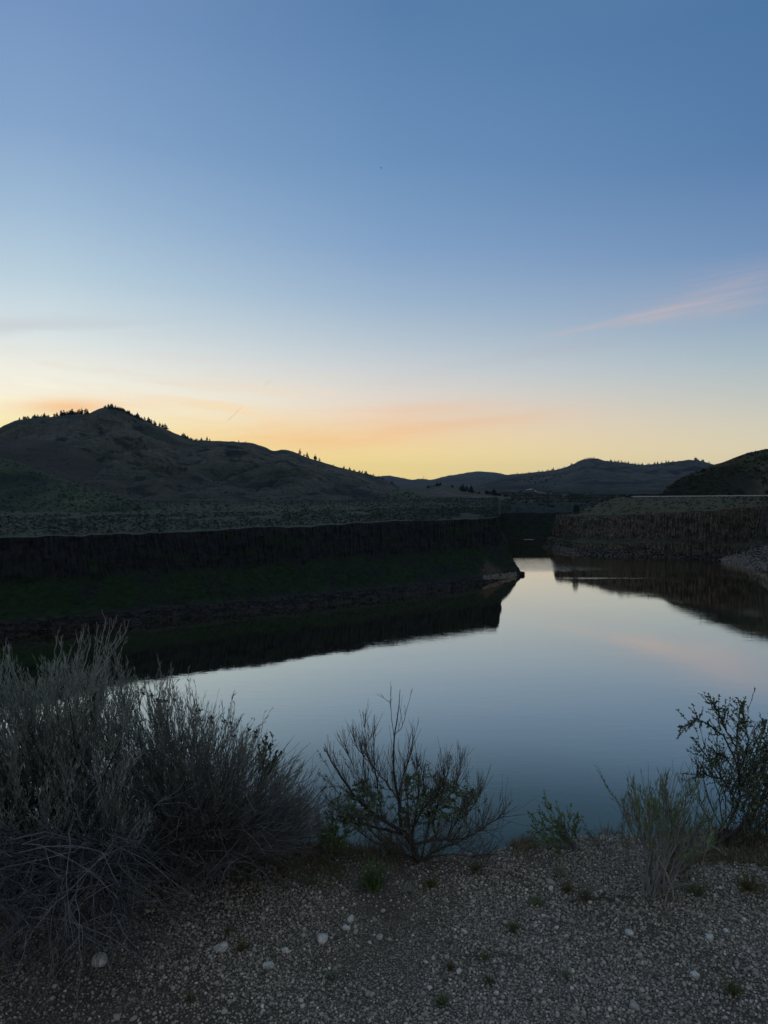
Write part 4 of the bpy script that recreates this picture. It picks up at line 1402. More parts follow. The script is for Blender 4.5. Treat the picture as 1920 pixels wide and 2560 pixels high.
def bez(a, b, c, d, n):
    o_ = []
    for i in range(n + 1):
        t = i / n
        o_.append(a * (1 - t) ** 3 + b * (3 * t * (1 - t) ** 2) + c * (3 * t * t * (1 - t)) + d * t ** 3)
    return o_


def wob(pts, amp):
    ph, q = random.uniform(0, 9), rv(1)
    q2 = rv(1)
    n_ = len(pts) - 1
    return [p + (q * math.sin(ph + i * 1.7) + q2 * math.sin(ph * 2 + i * 2.9)) * (amp * .5 * min(1, i / 1.5)) for i, p in enumerate(pts)]


def at_t(pts, t):
    f = t * (len(pts) - 1)
    i = min(int(f), len(pts) - 2)
    return pts[i].lerp(pts[i + 1], f - i), (pts[i + 1] - pts[i]).normalized()


def shoot(p, d, ln, n=4, up=.2, droop=0.0, crook=.06):
    """a twig from p heading d that bends towards the sky (or down)"""
    d = d.normalized()
    pts = [p.copy()]
    step = ln / n
    for i in range(n):
        d = (d + UP * (up - droop) * (1.0 / n) + rv(crook)).normalized()
        p = p + d * step
        pts.append(p.copy())
    return pts


def curve_stem(base, tip, rise=.55, bend=.3, n=8, amp=.012):
    """stem that leaves the base more upright (rise) and ends heading for the tip"""
    v_ = tip - base
    L = v_.length
    b = base + (v_.normalized() * (1 - rise) + UP * rise) * L * .38 + rv(.02) * L
    c = tip - (v_.normalized() * (1 - bend) + UP * bend) * L * .33 + rv(.02) * L
    return wob(bez(base, b, c, tip, n), amp)


def leaves_along(mb, pts, count, L, Wd, t0=.15, spread=.8, wedge=.5):
    for _ in range(count):
        p, d = at_t(pts, random.uniform(t0, 1))
        side = d.cross(rv()).normalized()
        mb.leaf(p, d + side * random.uniform(.3, 1) * spread + UP * .15, L * random.uniform(.6, 1.2), Wd * random.uniform(.7, 1.2), wedge=wedge)


def seed_mesh():
    b = MB()
    for _ in range(26):
        d = Vector((random.gauss(0, .7), random.gauss(0, .7), random.uniform(-.2, 1))).normalized()
        b.leaf(d * .002, d, random.uniform(.006, .013), .0035)
    b.blob(Vector((0, 0, .002)), .004)
    v_ = np.array([tuple(p) for p in b.v])
    me = mesh_np('seed_head', v_, tris=[f for f in b.f if len(f) == 3], quads=[f for f in b.f if len(f) == 4], attrs={'tint': b.t}, smooth=False)
    me.materials.append(M['seed'])
    return me


SEED = seed_mesh()


def seed_head(parent, org, p, s=1.0):
    o_ = link('seed_head', SEED, None, parent)
    o_.location = p - org
    o_.scale = (s, s, s)
    o_.rotation_euler = (random.gauss(0, .4), random.gauss(0, .4), random.uniform(0, 6))


def keep_up(pts, lift=.004):
    for p in pts:
        g_ = gz(p.x, p.y) + lift
        if p.z < g_ and p.y < 3.3:
            p.z = g_ + random.uniform(0, .006)
    return pts


# -------- tall rabbitbrush at the far left
orgA = Vector((-1.30, 2.74, gz(-1.30, 2.74)))
A = empty('rabbitbrush', orgA)
tag(A, 'tall grey-green rabbitbrush at the left edge, its upright leafy twigs topped by pale dead stalks', 'shrub')
topA = [(-300, 1560), (-150, 1470), (-60, 1430), (0, 1412), (12, 1400), (40, 1462), (80, 1452), (125, 1412), (165, 1400), (205, 1412), (250, 1452), (275, 1462), (300, 1530)]
wood, twig, leaf = MB(), MB(), MB()
for k in range(215):
    px = random.uniform(-280, 280)
    t_ = interp(topA, px)
    py = t_ + 92 + (random.random() ** 1.7) * 400
    tip = aty(px, py, random.uniform(2.3, 3.1))
    b_ = orgA + Vector((random.gauss(0, .09), random.gauss(0, .07), -.02))
    st = curve_stem(b_, tip, .5, .5, 9, .022)
    wood.tube(st, random.uniform(.0035, .0075), .0017, 4)
    for _ in range(random.randint(4, 6)):
        p, d = at_t(st, random.uniform(.42, 1))
        s2 = shoot(p, d + rv(.35) + UP * .35, random.uniform(.10, .24), 4, .5)
        twig.tube(s2, .0019, .0011, 3)
        for _ in range(random.randint(5, 7)):
            p2, d2 = at_t(s2, random.uniform(.25, 1))
            s3 = shoot(p2, d2 + rv(.32) + UP * .3, random.uniform(.06, .14), 3, .4)
            twig.tube(s3, .0012, .0007, 3)
            if random.random() < (.85 if py < 1660 else .4):
                leaves_along(leaf, s3, random.randint(8, 13), .028, .0030, .1, .7)
for _ in range(620):
    px = random.uniform(-240, 292)
    py = interp(topA, px) + 60 + 400 * random.random() ** 1.15
    p = aty(px, py, random.uniform(2.3, 3.0))
    s2 = shoot(p, (p - orgA).normalized() * .7 + UP * .7 + rv(.25), random.uniform(.08, .18), 4, .4)
    twig.tube(s2, .0013, .0006, 3)
    leaves_along(leaf, s2, random.randint(10, 17), .027, .0030, .0, .7)
wood.build('stem', M['dark_wood'], A, orgA)
tag(twig.build('twigs', M['grey_twig'], A, orgA), kind='stuff')
tag(leaf.build('foliage', M['grey_leaf'], A, orgA), kind='stuff')
# two dark forked trunks seen through the twigs
for pts in ([(405, 860), (410, 760), (440, 650), (455, 560)], [(395, 800), (370, 680), (350, 560), (300, 480)], [(110, 960), (60, 830), (10, 740), (-40, 660)], [(440, 650), (480, 560), (500, 470)]):
    b = MB()
    w_ = [aty(*C3(*q), 2.62 + random.uniform(-.05, .05)) for q in pts]
    w_ = [w_[0].lerp(orgA, .6)] + w_
    fine = []
    for i in range(len(w_) - 1):
        fine += [w_[i].lerp(w_[i + 1], s) for s in (0, .33, .66)]
    fine.append(w_[-1])
    b.tube(wob(fine, .006), .010, .0035, 5)
    b.build('trunk', M['dark_wood'], A, orgA)
dead = MB()
for a, c in [((500, 300), (553, 92)), ((498, 310), (575, 105)), ((505, 300), (600, 100)), ((505, 310), (620, 130)), ((510, 300), (655, 115)), ((500, 300), (540, 130)), ((400, 260), (435, 140)),
             ((410, 260), (462, 150)), ((395, 250), (420, 170)), ((505, 320), (510, 135)), ((300, 260), (295, 180)), ((310, 260), (322, 195)), ((25, 330), (33, 200)), ((510, 300), (630, 180)), ((440, 300), (470, 200)), ((355, 250), (375, 232))]:
    y_ = 2.55 + random.uniform(-.1, .1)
    p0, p1 = aty(*C3(a[0] - 20, a[1] + 120), y_), aty(*C3(*c), y_ + random.uniform(-.05, .05))
    st = curve_stem(p0, p1, .2, .55, 7, .006)
    dead.tube(st, .0022, .0012, 3, random.uniform(.5, 1))
    for _ in range(3):
        p, d = at_t(st, random.uniform(.55, .95))
        dead.tube(shoot(p, d + rv(.25), random.uniform(.02, .06), 3, .4), .0012, .0008, 3, random.uniform(.5, 1))
    seed_head(A, orgA, st[-1], random.uniform(.5, .9))
dead.build('dead_stalks', M['pale_twig'], A, orgA)['kind'] = 'stuff'
# bare branches that droop out of the skirt on to the gravel
droop = MB()
for k in range(450):
    r_ = random.random()
    if r_ < .94:
        px, py, dep = random.uniform(-150, 290), random.uniform(1800, 2030), random.uniform(2.08, 2.55)
    else:
        px, py, dep = random.uniform(180, 560), random.uniform(1770, 1880), random.uniform(2.40, 2.80)
    p0 = aty(px, py, dep)
    p0.z = max(p0.z, gz(p0.x, p0.y) + .03)
    d0 = Vector((random.gauss(.25, .75), random.gauss(-.35, .5), random.gauss(.12, .35)))
    L0 = random.uniform(.12, .42)
    st = shoot(p0, d0, L0, 10, 0, random.uniform(.3, 1.5), .10)
    root = p0.lerp(orgA + Vector((random.gauss(.2, .2), 0, random.uniform(.05, .3))), .28)
    st = keep_up([root, root.lerp(p0, .55) + UP * .02 + rv(.01)] + st)
    tn = random.random() ** 1.9
    droop.tube(st, random.uniform(.0012, .0022), .0007, 3, tn)
    for _ in range(random.randint(2, 4)):
        p, d = at_t(st, random.uniform(.35, .95))
        s2 = keep_up(shoot(p, d + rv(.5), random.uniform(.05, .20), 6, .0, random.uniform(-.5, 1.0), .14))
        droop.tube(s2, .0011, .0006, 3, min(1, tn + random.uniform(-.1, .2)))
tag(droop.build('drooping_twigs', M['droop_twig'], A, orgA), kind='stuff')

# -------- spreading rabbitbrush in front of the water
orgB = Vector((-.80, 2.88, gz(-.80, 2.88)))
B = empty('rabbitbrush', orgB)
tag(B, 'wide spreading rabbitbrush of fine grey twigs fanning to the right over the water view', 'shrub')
topB = [(200, 1530), (280, 1515), (345, 1520), (400, 1535), (440, 1562), (480, 1592), (520, 1618), (560, 1650), (600, 1690), (640, 1730), (670, 1770), (690, 1790)]
botB = [(200, 1900), (400, 1905), (500, 1885), (600, 1840), (690, 1800)]
wood, twig, leaf = MB(), MB(), MB()
for k in range(440):
    px = 190 + 490 * random.random() ** .9
    lo, hi = interp(topB, px) + 22, interp(botB, px)
    py = lo + (hi - lo) * random.random() ** 1.5
    tip = aty(px, py, random.uniform(2.5, 3.15))
    tip.z = max(tip.z, gz(tip.x, min(tip.y, 3.1)) + .02)
    b_ = orgB + Vector((random.gauss(0, .10), random.gauss(0, .07), -.01))
    st = curve_stem(b_, tip, random.uniform(.25, .6), random.uniform(-.1, .35), 8, .016)
    keep_up(st)
    wood.tube(st, random.uniform(.0022, .0045), .0011, 3)
    for _ in range(random.randint(5, 7)):
        p, d = at_t(st, random.uniform(.3, 1))
        s2 = keep_up(shoot(p, d + rv(.17) + UP * .1, random.uniform(.08, .22), 4, .12))
        twig.tube(s2, .0014, .0007, 3)
        for _ in range(random.randint(1, 3)):
            p2, d2 = at_t(s2, random.uniform(.3, 1))
            s3 = shoot(p2, d2 + rv(.2) + UP * .1, random.uniform(.05, .12), 3, .15)
            twig.tube(s3, .0009, .0005, 3)
            if py - lo < 110 and px < 540 or random.random() < .2:
                leaves_along(leaf, s3, random.randint(4, 9), .026, .0026, .1, .6)
for _ in range(620):
    px = random.uniform(230, 640)
    lo, hi = interp(topB, px) + 20, interp(botB, px) - 20
    py = lo + (hi - lo) * random.random() ** 1.3
    p = aty(px, py, random.uniform(2.55, 3.1))
    s2 = shoot(p, (p - orgB).normalized() + UP * .25 + rv(.15), random.uniform(.07, .16), 4, .15)
    twig.tube(s2, .0011, .0005, 3)
    leaves_along(leaf, s2, random.randint(7, 13), .024, .0026, .0, .55)
for _ in range(900):                                              # bare twigs thickening the foot of the fan
    px = random.uniform(170, 620)
    lo, hi = 1690, interp(botB, px) + 12
    p = aty(px, lo + (hi - lo) * random.random() ** .8, random.uniform(2.42, 3.0))
    p.z = max(p.z, gz(p.x, min(p.y, 3.1)) + .01)
    d_ = (p - orgB); d_.z *= .6
    s2 = keep_up(shoot(p - d_.normalized() * .06, d_.normalized() + rv(.22) + UP * .08, random.uniform(.10, .26), 5, .05, random.uniform(-.1, .25), .05))
    twig.tube(s2, random.uniform(.0009, .0015), .0005, 3, random.random() ** 1.8)
wood.build('stem', M['grey_twig'], B, orgB)
tag(twig.build('twigs', M['grey_twig'], B, orgB), kind='stuff')
tag(leaf.build('foliage', M['dusty_leaf'], B, orgB), kind='stuff')
wisp = MB()
for a in [(1600, 745), (1450, 735), (1635, 880), (1580, 850), (1560, 880), (1640, 1040), (1610, 1060), (1110, 570), (1015, 490), (970, 485), (915, 480), (1555, 800), (1500, 900), (1620, 1130), (1590, 1000), (1075, 545)]:
    p1 = aty(*C3(*a), random.uniform(2.85, 3.1))
    p0 = p1.lerp(orgB, random.uniform(.3, .5)) + UP * .03
    st = curve_stem(p0, p1, .15, random.uniform(.1, .5), 6, .008)
    wisp.tube(st, .0013, .0006, 3)
    for _ in range(5):
        p, d = at_t(st, random.uniform(.3, .9))
        wisp.tube(shoot(p, d + rv(.25) + UP * .2, random.uniform(.03, .10), 3, .3), .0009, .0005, 3)
tag(wisp.build('wispy_twigs', M['brown_twig'], B, orgB), kind='stuff')
hst = MB()
for a, s in [((738, 487), .9), ((788, 500), 1), ((812, 525), 1.4), ((830, 530), 1.2), ((860, 530), 1.3), ((905, 522), .8), ((1040, 575), 1), ((1048, 628), 1), ((1100, 615), 1.3), ((1095, 640), 1.1), ((1160, 635), 1.1), ((1195, 645), 1), ((1290, 680), 1.1), ((1210, 712), 1.1), ((1330, 690), 1.2), ((1325, 715), 1), ((600, 680), 1), ((620, 600), .8)]:
    p1 = aty(*C3(*a), 2.9 + random.uniform(-.08, .08))
    p0 = p1 + Vector((random.uniform(-.05, .0), random.uniform(-.03, .03), -.13))
    hst.tube(curve_stem(p0, p1, .5, .5, 4, .003), .0012, .0008, 3)
    seed_head(B, orgB, p1, s * 1.25)
tag(hst.build('flower_stalks', M['brown_twig'], B, orgB), kind='stuff')

# -------- leafy dark sprig standing at the right of the fan
orgD = Vector((-.60, 3.02, gz(-.60, 3.0)))
D_ = empty('sagebrush', orgD)
tag(D_, 'single dark sprig of round-lobed leaves rising at the right end of the grey twig fan', 'shrub')
wood, leaf = MB(), MB()
for a in [(1385, 690), (1410, 690), (1370, 720), (1440, 770), (1450, 800), (1355, 800), (1400, 760), (1420, 830), (1340, 760), (1390, 850), (1365, 870), (1435, 840)]:
    p1 = aty(*C3(*a), 3.0 + random.uniform(-.06, .06))
    p0 = aty(*C3(1350 + random.uniform(-15, 25), 960), 3.0)
    st = curve_stem(p0, p1, .5, .5, 6, .006)
    wood.tube([orgD.lerp(p0, .0), orgD.lerp(p0, .5) + rv(.006), p0], .004, .0025, 4)
    wood.tube(st, .0024, .001, 3)
    leaves_along(leaf, st, 46, .019, .0075, .35, .9, .72)
wood.build('stem', M['dark_wood'], D_, orgD)
tag(leaf.build('foliage', M['bitter_leaf'], D_, orgD), kind='stuff')

# -------- the open sagebrush in the middle
orgC = Vector(tuple(onground(*C4(852, 1345))))
Cs = empty('sagebrush', orgC)
tag(Cs, 'open half-bare sagebrush with crooked dark limbs in the middle of the gravel edge', 'shrub')
YC = orgC.y
LIMBS = [
    ([(850, 1345), (820, 1270), (790, 1190), (740, 1130)], .017, .011, 0, 'trunk'),
    ([(740, 1130), (600, 1050), (500, 980), (380, 870), (290, 740), (200, 600), (150, 500)], .009, .0015, -.12, 'branch'),
    ([(858, 1345), (960, 1275), (1080, 1225), (1200, 1180), (1330, 1060)], .006, .0009, .06, 'branch'),
    ([(845, 1345), (700, 1265), (520, 1205), (400, 1120), (320, 1040)], .0055, .0009, .1, 'branch'),
    ([(862, 1340), (900, 1200), (930, 1050), (900, 900), (880, 740), (905, 590)], .0055, .0008, .12, 'branch'),
    ([(868, 1345), (1000, 1295), (1150, 1290), (1300, 1325), (1380, 1300)], .0045, .0008, -.08, 'branch'),
    ([(842, 1345), (730, 1295), (640, 1275), (560, 1240)], .0045, .0009, -.1, 'branch'),
    ([(850, 1340), (790, 1150), (770, 950), (760, 760), (735, 560)], .005, .0007, -.12, 'branch'),
    ([(735, 1140), (600, 1110), (440, 1070), (330, 1060), (250, 960), (195, 890)], .008, .0013, .12, 'branch'),
    ([(725, 1110), (705, 1000), (712, 900), (680, 800), (660, 640), (667, 420), (700, 230), (712, 70)], .009, .0010, .03, 'branch'),
    ([(666, 420), (645, 250), (640, 130), (650, 45)], .0018, .0007, .03, 'branch'),
    ([(666, 410), (730, 350), (752, 250), (744, 185)], .0018, .0007, .06, 'branch'),
    ([(710, 900), (600, 750), (480, 600), (400, 520), (345, 375)], .0045, .0009, -.08, 'branch'),
    ([(795, 1190), (830, 1000), (850, 850), (840, 700), (832, 545)], .0075, .0012, .10, 'branch'),
    ([(810, 1220), (950, 1185), (1080, 1180), (1160, 1240), (1290, 1300), (1440, 1290)], .008, .0012, -.10, 'branch'),
    ([(980, 1180), (950, 1050), (1000, 900), (1050, 750), (1090, 560)], .0055, .0011, .10, 'branch'),
    ([(1060, 1180), (1110, 1070), (1180, 1000), (1260, 850)], .005, .0011, -.05, 'branch'),
    ([(1090, 1190), (1250, 1150), (1400, 1050), (1485, 985)], .004, .0008, .05, 'branch'),
    ([(800, 1120), (880, 950), (960, 880), (1040, 760), (1030, 560)], .0055, .0010, -.10, 'branch'),
    ([(580, 1040), (560, 900), (530, 700), (510, 500), (525, 255)], .0045, .0008, .06, 'branch'),
    ([(845, 1335), (760, 1220), (560, 1190), (480, 1100), (400, 1010)], .006, .0011, -.16, 'branch'),
    ([(700, 850), (740, 700), (790, 560), (815, 410)], .0035, .0007, .10, 'branch'),
    ([(600, 1050), (470, 800), (440, 620), (425, 420)], .0032, .0007, .14, 'branch'),
    ([(500, 960), (420, 760), (330, 560), (300, 460)], .003, .0007, .02, 'branch'),
    ([(1000, 930), (1120, 800), (1160, 680), (1170, 570)], .003, .0007, .15, 'branch'),
    ([(1180, 1000), (1290, 900), (1300, 780)], .0028, .0007, .12, 'branch'),
    ([(560, 760), (452, 560), (452, 250)], .0026, .0006, -.05, 'branch'),
]
limb_pts = []
twig, leaf, heads = MB(), MB(), MB()
for pts, r0, r1, dep, nm in LIMBS:
    w_ = []
    for i, q in enumerate(pts):
        w_.append(aty(*C4(*q), YC + dep * (i + (0 if nm == 'trunk' else 1)) / len(pts)))
    if nm == 'trunk':
        w_[0].z -= .03
    fine = []
    for i in range(len(w_) - 1):
        fine += [w_[i].lerp(w_[i + 1], s) for s in (0, .25, .5, .75)]
    fine.append(w_[-1])
    for _ in range(2):
        fine = [fine[0]] + [(fine[i - 1] + fine[i] * 2 + fine[i + 1]) / 4 for i in range(1, len(fine) - 1)] + [fine[-1]]
    fine = wob(fine, .0028)
    b = MB(); b.tube(fine, r0 * .85, r1, 6 if r0 > .005 else 4); b.build(nm, M['dark_wood'], Cs, orgC)
    limb_pts.append(fine)
    if nm == 'branch':
        top_ = max(q[1] for q in pts) < 450
        tall_ = min(q[1] for q in pts) < 100 and not top_
        for _ in range(3 if top_ else int(12 + len(fine) * 1.0)):
            t_ = random.uniform(.10, .62 if tall_ else .88)
            p, d = at_t(fine, t_)
            s2 = shoot(p, d * .9 + rv(.36) + UP * .5, random.uniform(.05, .20) * (1.15 - .65 * t_), 5, .5, 0, .05)
            twig.tube(s2, .0013, .0006, 3)
            for _ in range(random.randint(0, 3)):
                p2, d2 = at_t(s2, random.uniform(.2, .8))
                twig.tube(shoot(p2, d2 + rv(.4) + UP * .3, random.uniform(.02, .08), 3, .4), .0009, .0005, 3)
allp = [p for l in limb_pts[1:] for p in l]
CL = [(400, 800, 80), (470, 880, 60), (250, 960, 60), (390, 1010, 70), (300, 840, 50), (210, 925, 36), (330, 1000, 60), (430, 780, 50), (760, 960, 60), (790, 740, 55), (820, 830, 60), (900, 850, 60),
      (960, 820, 75), (1000, 900, 90), (1080, 850, 90), (1130, 780, 70), (1100, 950, 80), (1180, 900, 70), (1240, 870, 38), (870, 1000, 80), (740, 1030, 50), (540, 860, 60), (560, 950, 60), (940, 1000, 60),
      (640, 1205, 36), (1010, 1000, 60), (480, 1040, 50), (1180, 1000, 40), (350, 900, 55), (450, 960, 60), (1050, 780, 60), (980, 770, 45), (270, 1030, 50), (310, 1080, 40), (600, 1170, 40), (760, 1090, 40), (1240, 830, 26), (820, 720, 40)]
for cx, cy, r in CL:
    for _ in range(max(6, int(r / 6.5))):
        tip = aty(*C4(cx + random.gauss(0, r * .55), cy + random.gauss(0, r * .6)), YC + random.gauss(0, .07))
        near = sorted(random.sample(allp, 60), key=lambda p: (p - tip).length + max(0, p.z - tip.z) * 2)[0]
        if (near - tip).length > .25:
            near = tip + Vector((random.gauss(0, .02), random.gauss(0, .02), -.09))
        st = curve_stem(near, tip, .1, .6, 4, .004)
        twig.tube(st, .0014, .0008, 3)
        leaves_along(leaf, st, random.randint(14, 22), .0185, .0068, .3, .85, .75)
for (x0, y0), (x1, y1) in [((150, 500), (240, 640)), ((100, 520), (175, 640)), ((205, 520), (260, 640)), ((262, 525), (350, 690)), ((240, 640), (330, 800)), ((835, 540), (850, 650)), ((805, 560), (815, 660)), ((1087, 555), (1100, 750)), ((1130, 650), (1132, 740)),
                           ((990, 630), (1000, 760)), ((1040, 640), (1050, 770)), ((915, 600), (935, 700)), ((1205, 690), (1212, 790)), ((1350, 850), (1345, 930)), ((110, 690), (200, 770)), ((120, 800), (210, 790)), ((980, 660), (985, 760)), ((1295, 790), (1300, 870)), ((890, 640), (900, 730)), ((150, 690), (250, 830))]:
    dep = YC + random.gauss(0, .05)
    a_, b_ = aty(*C4(x0, y0), dep), aty(*C4(x1, y1), dep)
    st = curve_stem(b_, a_, .1, .3, 6, .003)
    twig.tube([b_ + (b_ - a_) * .8 + rv(.006)] + st, .0012, .0006, 3)
    for _ in range(34):
        p, d = at_t(st, random.random())
        heads.blob(p + rv(.0045), random.uniform(.0012, .0026))
for _ in range(330):                                               # fine dead twigs low on the right and under the crown
    p = random.choice(random.choice([l_ for l_ in limb_pts if l_[-1].z < orgC.z + .22] + [limb_pts[0], limb_pts[1][:10], limb_pts[2]]))
    s2 = shoot(p, Vector((random.gauss(.15, .6), random.gauss(0, .5), random.gauss(.15, .5))), random.uniform(.06, .2), 5, .1, .1, .1)
    keep_up(s2)
    twig.tube(s2, .0011, .0005, 3)
tag(twig.build('twigs', M['brown_twig'], Cs, orgC), kind='stuff')
tag(leaf.build('foliage', M['sage_leaf'], Cs, orgC), kind='stuff')
tag(heads.build('seed_spikes', M['seed'], Cs, orgC), kind='stuff')


# -------- leafy weeds
def leafy_weed(org, fn, base, tips, label, leafm, L, Wd, dep=.10, cnt=26, sidetw=4, name='leafy_weed', wedge=.55):
    w = empty(name, org); tag(w, label, 'weed')
    st_, lf = MB(), MB()
    for q in tips:
        tip = aty(*fn(*q), org.y + random.gauss(0, dep))
        st = curve_stem(org + Vector((random.gauss(0, .02), random.gauss(0, .02), -.01)), tip, .35, .35, 7, .008)
        st_.tube(st, .0022, .0009, 3)
        leaves_along(lf, st, cnt, L, Wd, .3, 1.0, wedge)
        for _ in range(sidetw):
            p, d = at_t(st, random.uniform(.3, .9))
            s2 = shoot(p, d + rv(.4) + UP * .2, random.uniform(.03, .09), 3, .3)
            st_.tube(s2, .001, .0006, 3)
            leaves_along(lf, s2, cnt // 3, L, Wd, .2, 1.0, wedge)
    st_.build('stem', M['grey_twig'], w, org)
    tag(lf.build('foliage', leafm, w, org), kind='stuff')
    return w


o3 = onground(*C5(425, 1095)); o3 = Vector((o3.x, min(o3.y, 3.12), 0)); o3.z = gz(o3.x, o3.y)
leafy_weed(o3, C5, None, [(205, 780), (190, 850), (290, 830), (120, 870), (370, 870), (425, 890), (150, 970), (105, 1000), (245, 960), (310, 930), (170, 1050), (230, 1040), (340, 1010), (130, 920), (260, 880), (400, 960), (180, 1100), (280, 1080)],
           'pale green small-leaved weed leaning left over the water at the gravel edge', M['fresh_leaf'], .013, .0065, .07, 40, 6)
o3b = Vector((o3.x + .10, o3.y + .02, 0)); o3b.z = gz(o3b.x, o3b.y)
leafy_weed(o3b, C5, None, [(490, 990), (545, 1005), (520, 1030), (470, 960), (600, 1040), (640, 1060)], 'thin brownish weed just right of the pale green small-leaved weed', M['olive_blade'], .010, .004, .05, 12, 3)
o2 = onground(*C4(230, 1295)); o2 = Vector((o2.x, min(o2.y, 3.1), 0)); o2.z = gz(o2.x, o2.y)
leafy_weed(o2, C4, None, [(90, 960), (160, 965), (210, 1000), (130, 1130), (320, 1120), (235, 1080), (180, 1100), (110, 1180), (150, 1200), (290, 1190), (200, 1180), (80, 1120), (250, 1220), (140, 1060)],
           'bright green bushy weed between the grey twig fan and the middle sagebrush', M['fresh_leaf'], .016, .009, .07, 34, 5)

# -------- small rabbitbrush on pale stems, right of the middle
orgR = onground(*C5(935, 1395)); orgR = Vector(tuple(orgR))
R_ = empty('rabbitbrush', orgR)
tag(R_, 'small upright rabbitbrush on a sheaf of pale bare stems at the right', 'shrub')
topR = [(660, 930), (700, 850), (760, 740), (830, 700), (900, 740), (950, 700), (1000, 680), (1060, 710), (1120, 680), (1200, 730), (1260, 830), (1300, 920)]
twig, leaf = MB(), MB()
for k in range(27):
    cx_ = random.uniform(690, 1280)
    cy_ = interp(topR, cx_) + 60 + random.random() ** 1.3 * 300
    tip = aty(*C5(cx_, cy_), orgR.y + random.gauss(0, .11))
    b_ = orgR + Vector((random.gauss(0, .025), random.gauss(0, .02), -.01))
    st = curve_stem(b_, tip, .65, .25, 8, .008)
    b = MB(); b.tube(st, random.uniform(.0028, .0052), .0014, 4); b.build('stem', M['bleached' if k % 3 == 0 else 'pale_twig'], R_, orgR)
    for _ in range(random.randint(4, 6)):
        p, d = at_t(st, random.uniform(.45, 1))
        s2 = shoot(p, d + rv(.3) + UP * .3, random.uniform(.06, .17), 4, .35)
        twig.tube(s2, .0013, .0007, 3)
        for _ in range(3):
            p2, d2 = at_t(s2, random.uniform(.2, 1))
            s3 = shoot(p2, d2 + rv(.28) + UP * .25, random.uniform(.04, .10), 3, .3)
            twig.tube(s3, .0009, .0005, 3)
            if random.random() < .66:
                leaves_along(leaf, s3, 13, .028, .0032, .05, .6)
for a in [(760, 590), (700, 700), (835, 575), (880, 560), (990, 570), (1045, 510), (1105, 530), (1160, 560), (670, 750), (1055, 600), (1370, 700), (1370, 830), (1290, 760), (690, 930), (1210, 620)]:
    tip = aty(*C5(*a), orgR.y + random.gauss(0, .06))
    st = curve_stem(orgR + (tip - orgR) * .35 + rv(.01), tip, .3, .3, 7, .006)
    twig.tube(st, .0017, .0007, 3, random.uniform(.4, 1))
    for _ in range(4):
        p, d = at_t(st, random.uniform(.5, .95))
        twig.tube(shoot(p, d + rv(.25), random.uniform(.02, .05), 3, .3), .0008, .0005, 3)
for a in [(1110, 1290), (1240, 1285), (1060, 1330), (860, 1385), (1180, 1310), (1000, 1330)]:     # broken stems at the foot
    tip = aty(*C5(*a), orgR.y - .08 + random.gauss(0, .04))
    tip.z = max(tip.z, gz(tip.x, tip.y) + .008)
    twig.tube(curve_stem(orgR + rv(.008), tip, .3, .1, 6, .008), .0028, .0012, 3, .9)
tag(twig.build('twigs', M['pale_twig'], R_, orgR), kind='stuff')
tag(leaf.build('foliage', M['green_grey_leaf'], R_, orgR), kind='stuff')

# -------- dark bitterbrush at the right edge
orgK = Vector((1.50, 3.08, gz(1.50, 3.08)))
K = empty('bitterbrush', orgK)
tag(K, 'dark small-leaved bitterbrush with arching branches at the right edge', 'shrub')
KL = [
    ([(1440, 1085), (1430, 1000), (1560, 870), (1659, 730), (1780, 620)], .010, .003, -.05, .5),
    ([(1450, 1080), (1480, 800), (1470, 550), (1450, 330), (1510, 110)], .006, .0012, .06, 1),
    ([(1475, 600), (1390, 380), (1300, 310), (1190, 240), (1150, 290), (1085, 305)], .0042, .0010, .02, 1),
    ([(1455, 440), (1370, 300), (1345, 220), (1295, 145)], .0034, .0010, -.05, 1),
    ([(1480, 720), (1560, 540), (1600, 420), (1650, 260)], .0045, .0011, .10, 1),
    ([(1465, 800), (1340, 600), (1250, 480), (1165, 375)], .0042, .0010, -.06, .8),
    ([(1480, 1060), (1620, 800), (1700, 500), (1680, 200)], .006, .0012, .12, 1),
    ([(1470, 600), (1540, 420), (1500, 260), (1490, 150)], .0032, .0010, .0, 1),
    ([(1490, 850), (1590, 650), (1640, 520), (1640, 380)], .004, .0010, -.1, 1),
    ([(1500, 1050), (1700, 900), (1850, 700)], .006, .0014, .0, 1),
    ([(1430, 1080), (1300, 850), (1230, 620), (1250, 390)], .0032, .0009, .05, .0),
    ([(1420, 1080), (1350, 800), (1290, 560), (1245, 380)], .003, .0009, -.06, .0),
    ([(1435, 1080), (1390, 820), (1340, 560), (1322, 370)], .003, .0008, .1, .0),
    ([(1410, 1080), (1260, 900), (1190, 690), (1200, 560)], .003, .0008, .0, .0),
    ([(1425, 1080), (1300, 950), (1210, 760)], .0028, .0008, -.1, .1),
    ([(1445, 1080), (1440, 850), (1400, 640)], .003, .0009, .12, .3),
    ([(1420, 1085), (1290, 1010), (1200, 880)], .0026, .0008, .08, .1),
    ([(1470, 700), (1350, 640), (1240, 610), (1190, 620)], .003, .0010, .06, .9),
    ([(1480, 640), (1400, 520), (1340, 470), (1310, 520)], .0028, .0010, -.1, 1),
]
twig, leaf = MB(), MB()
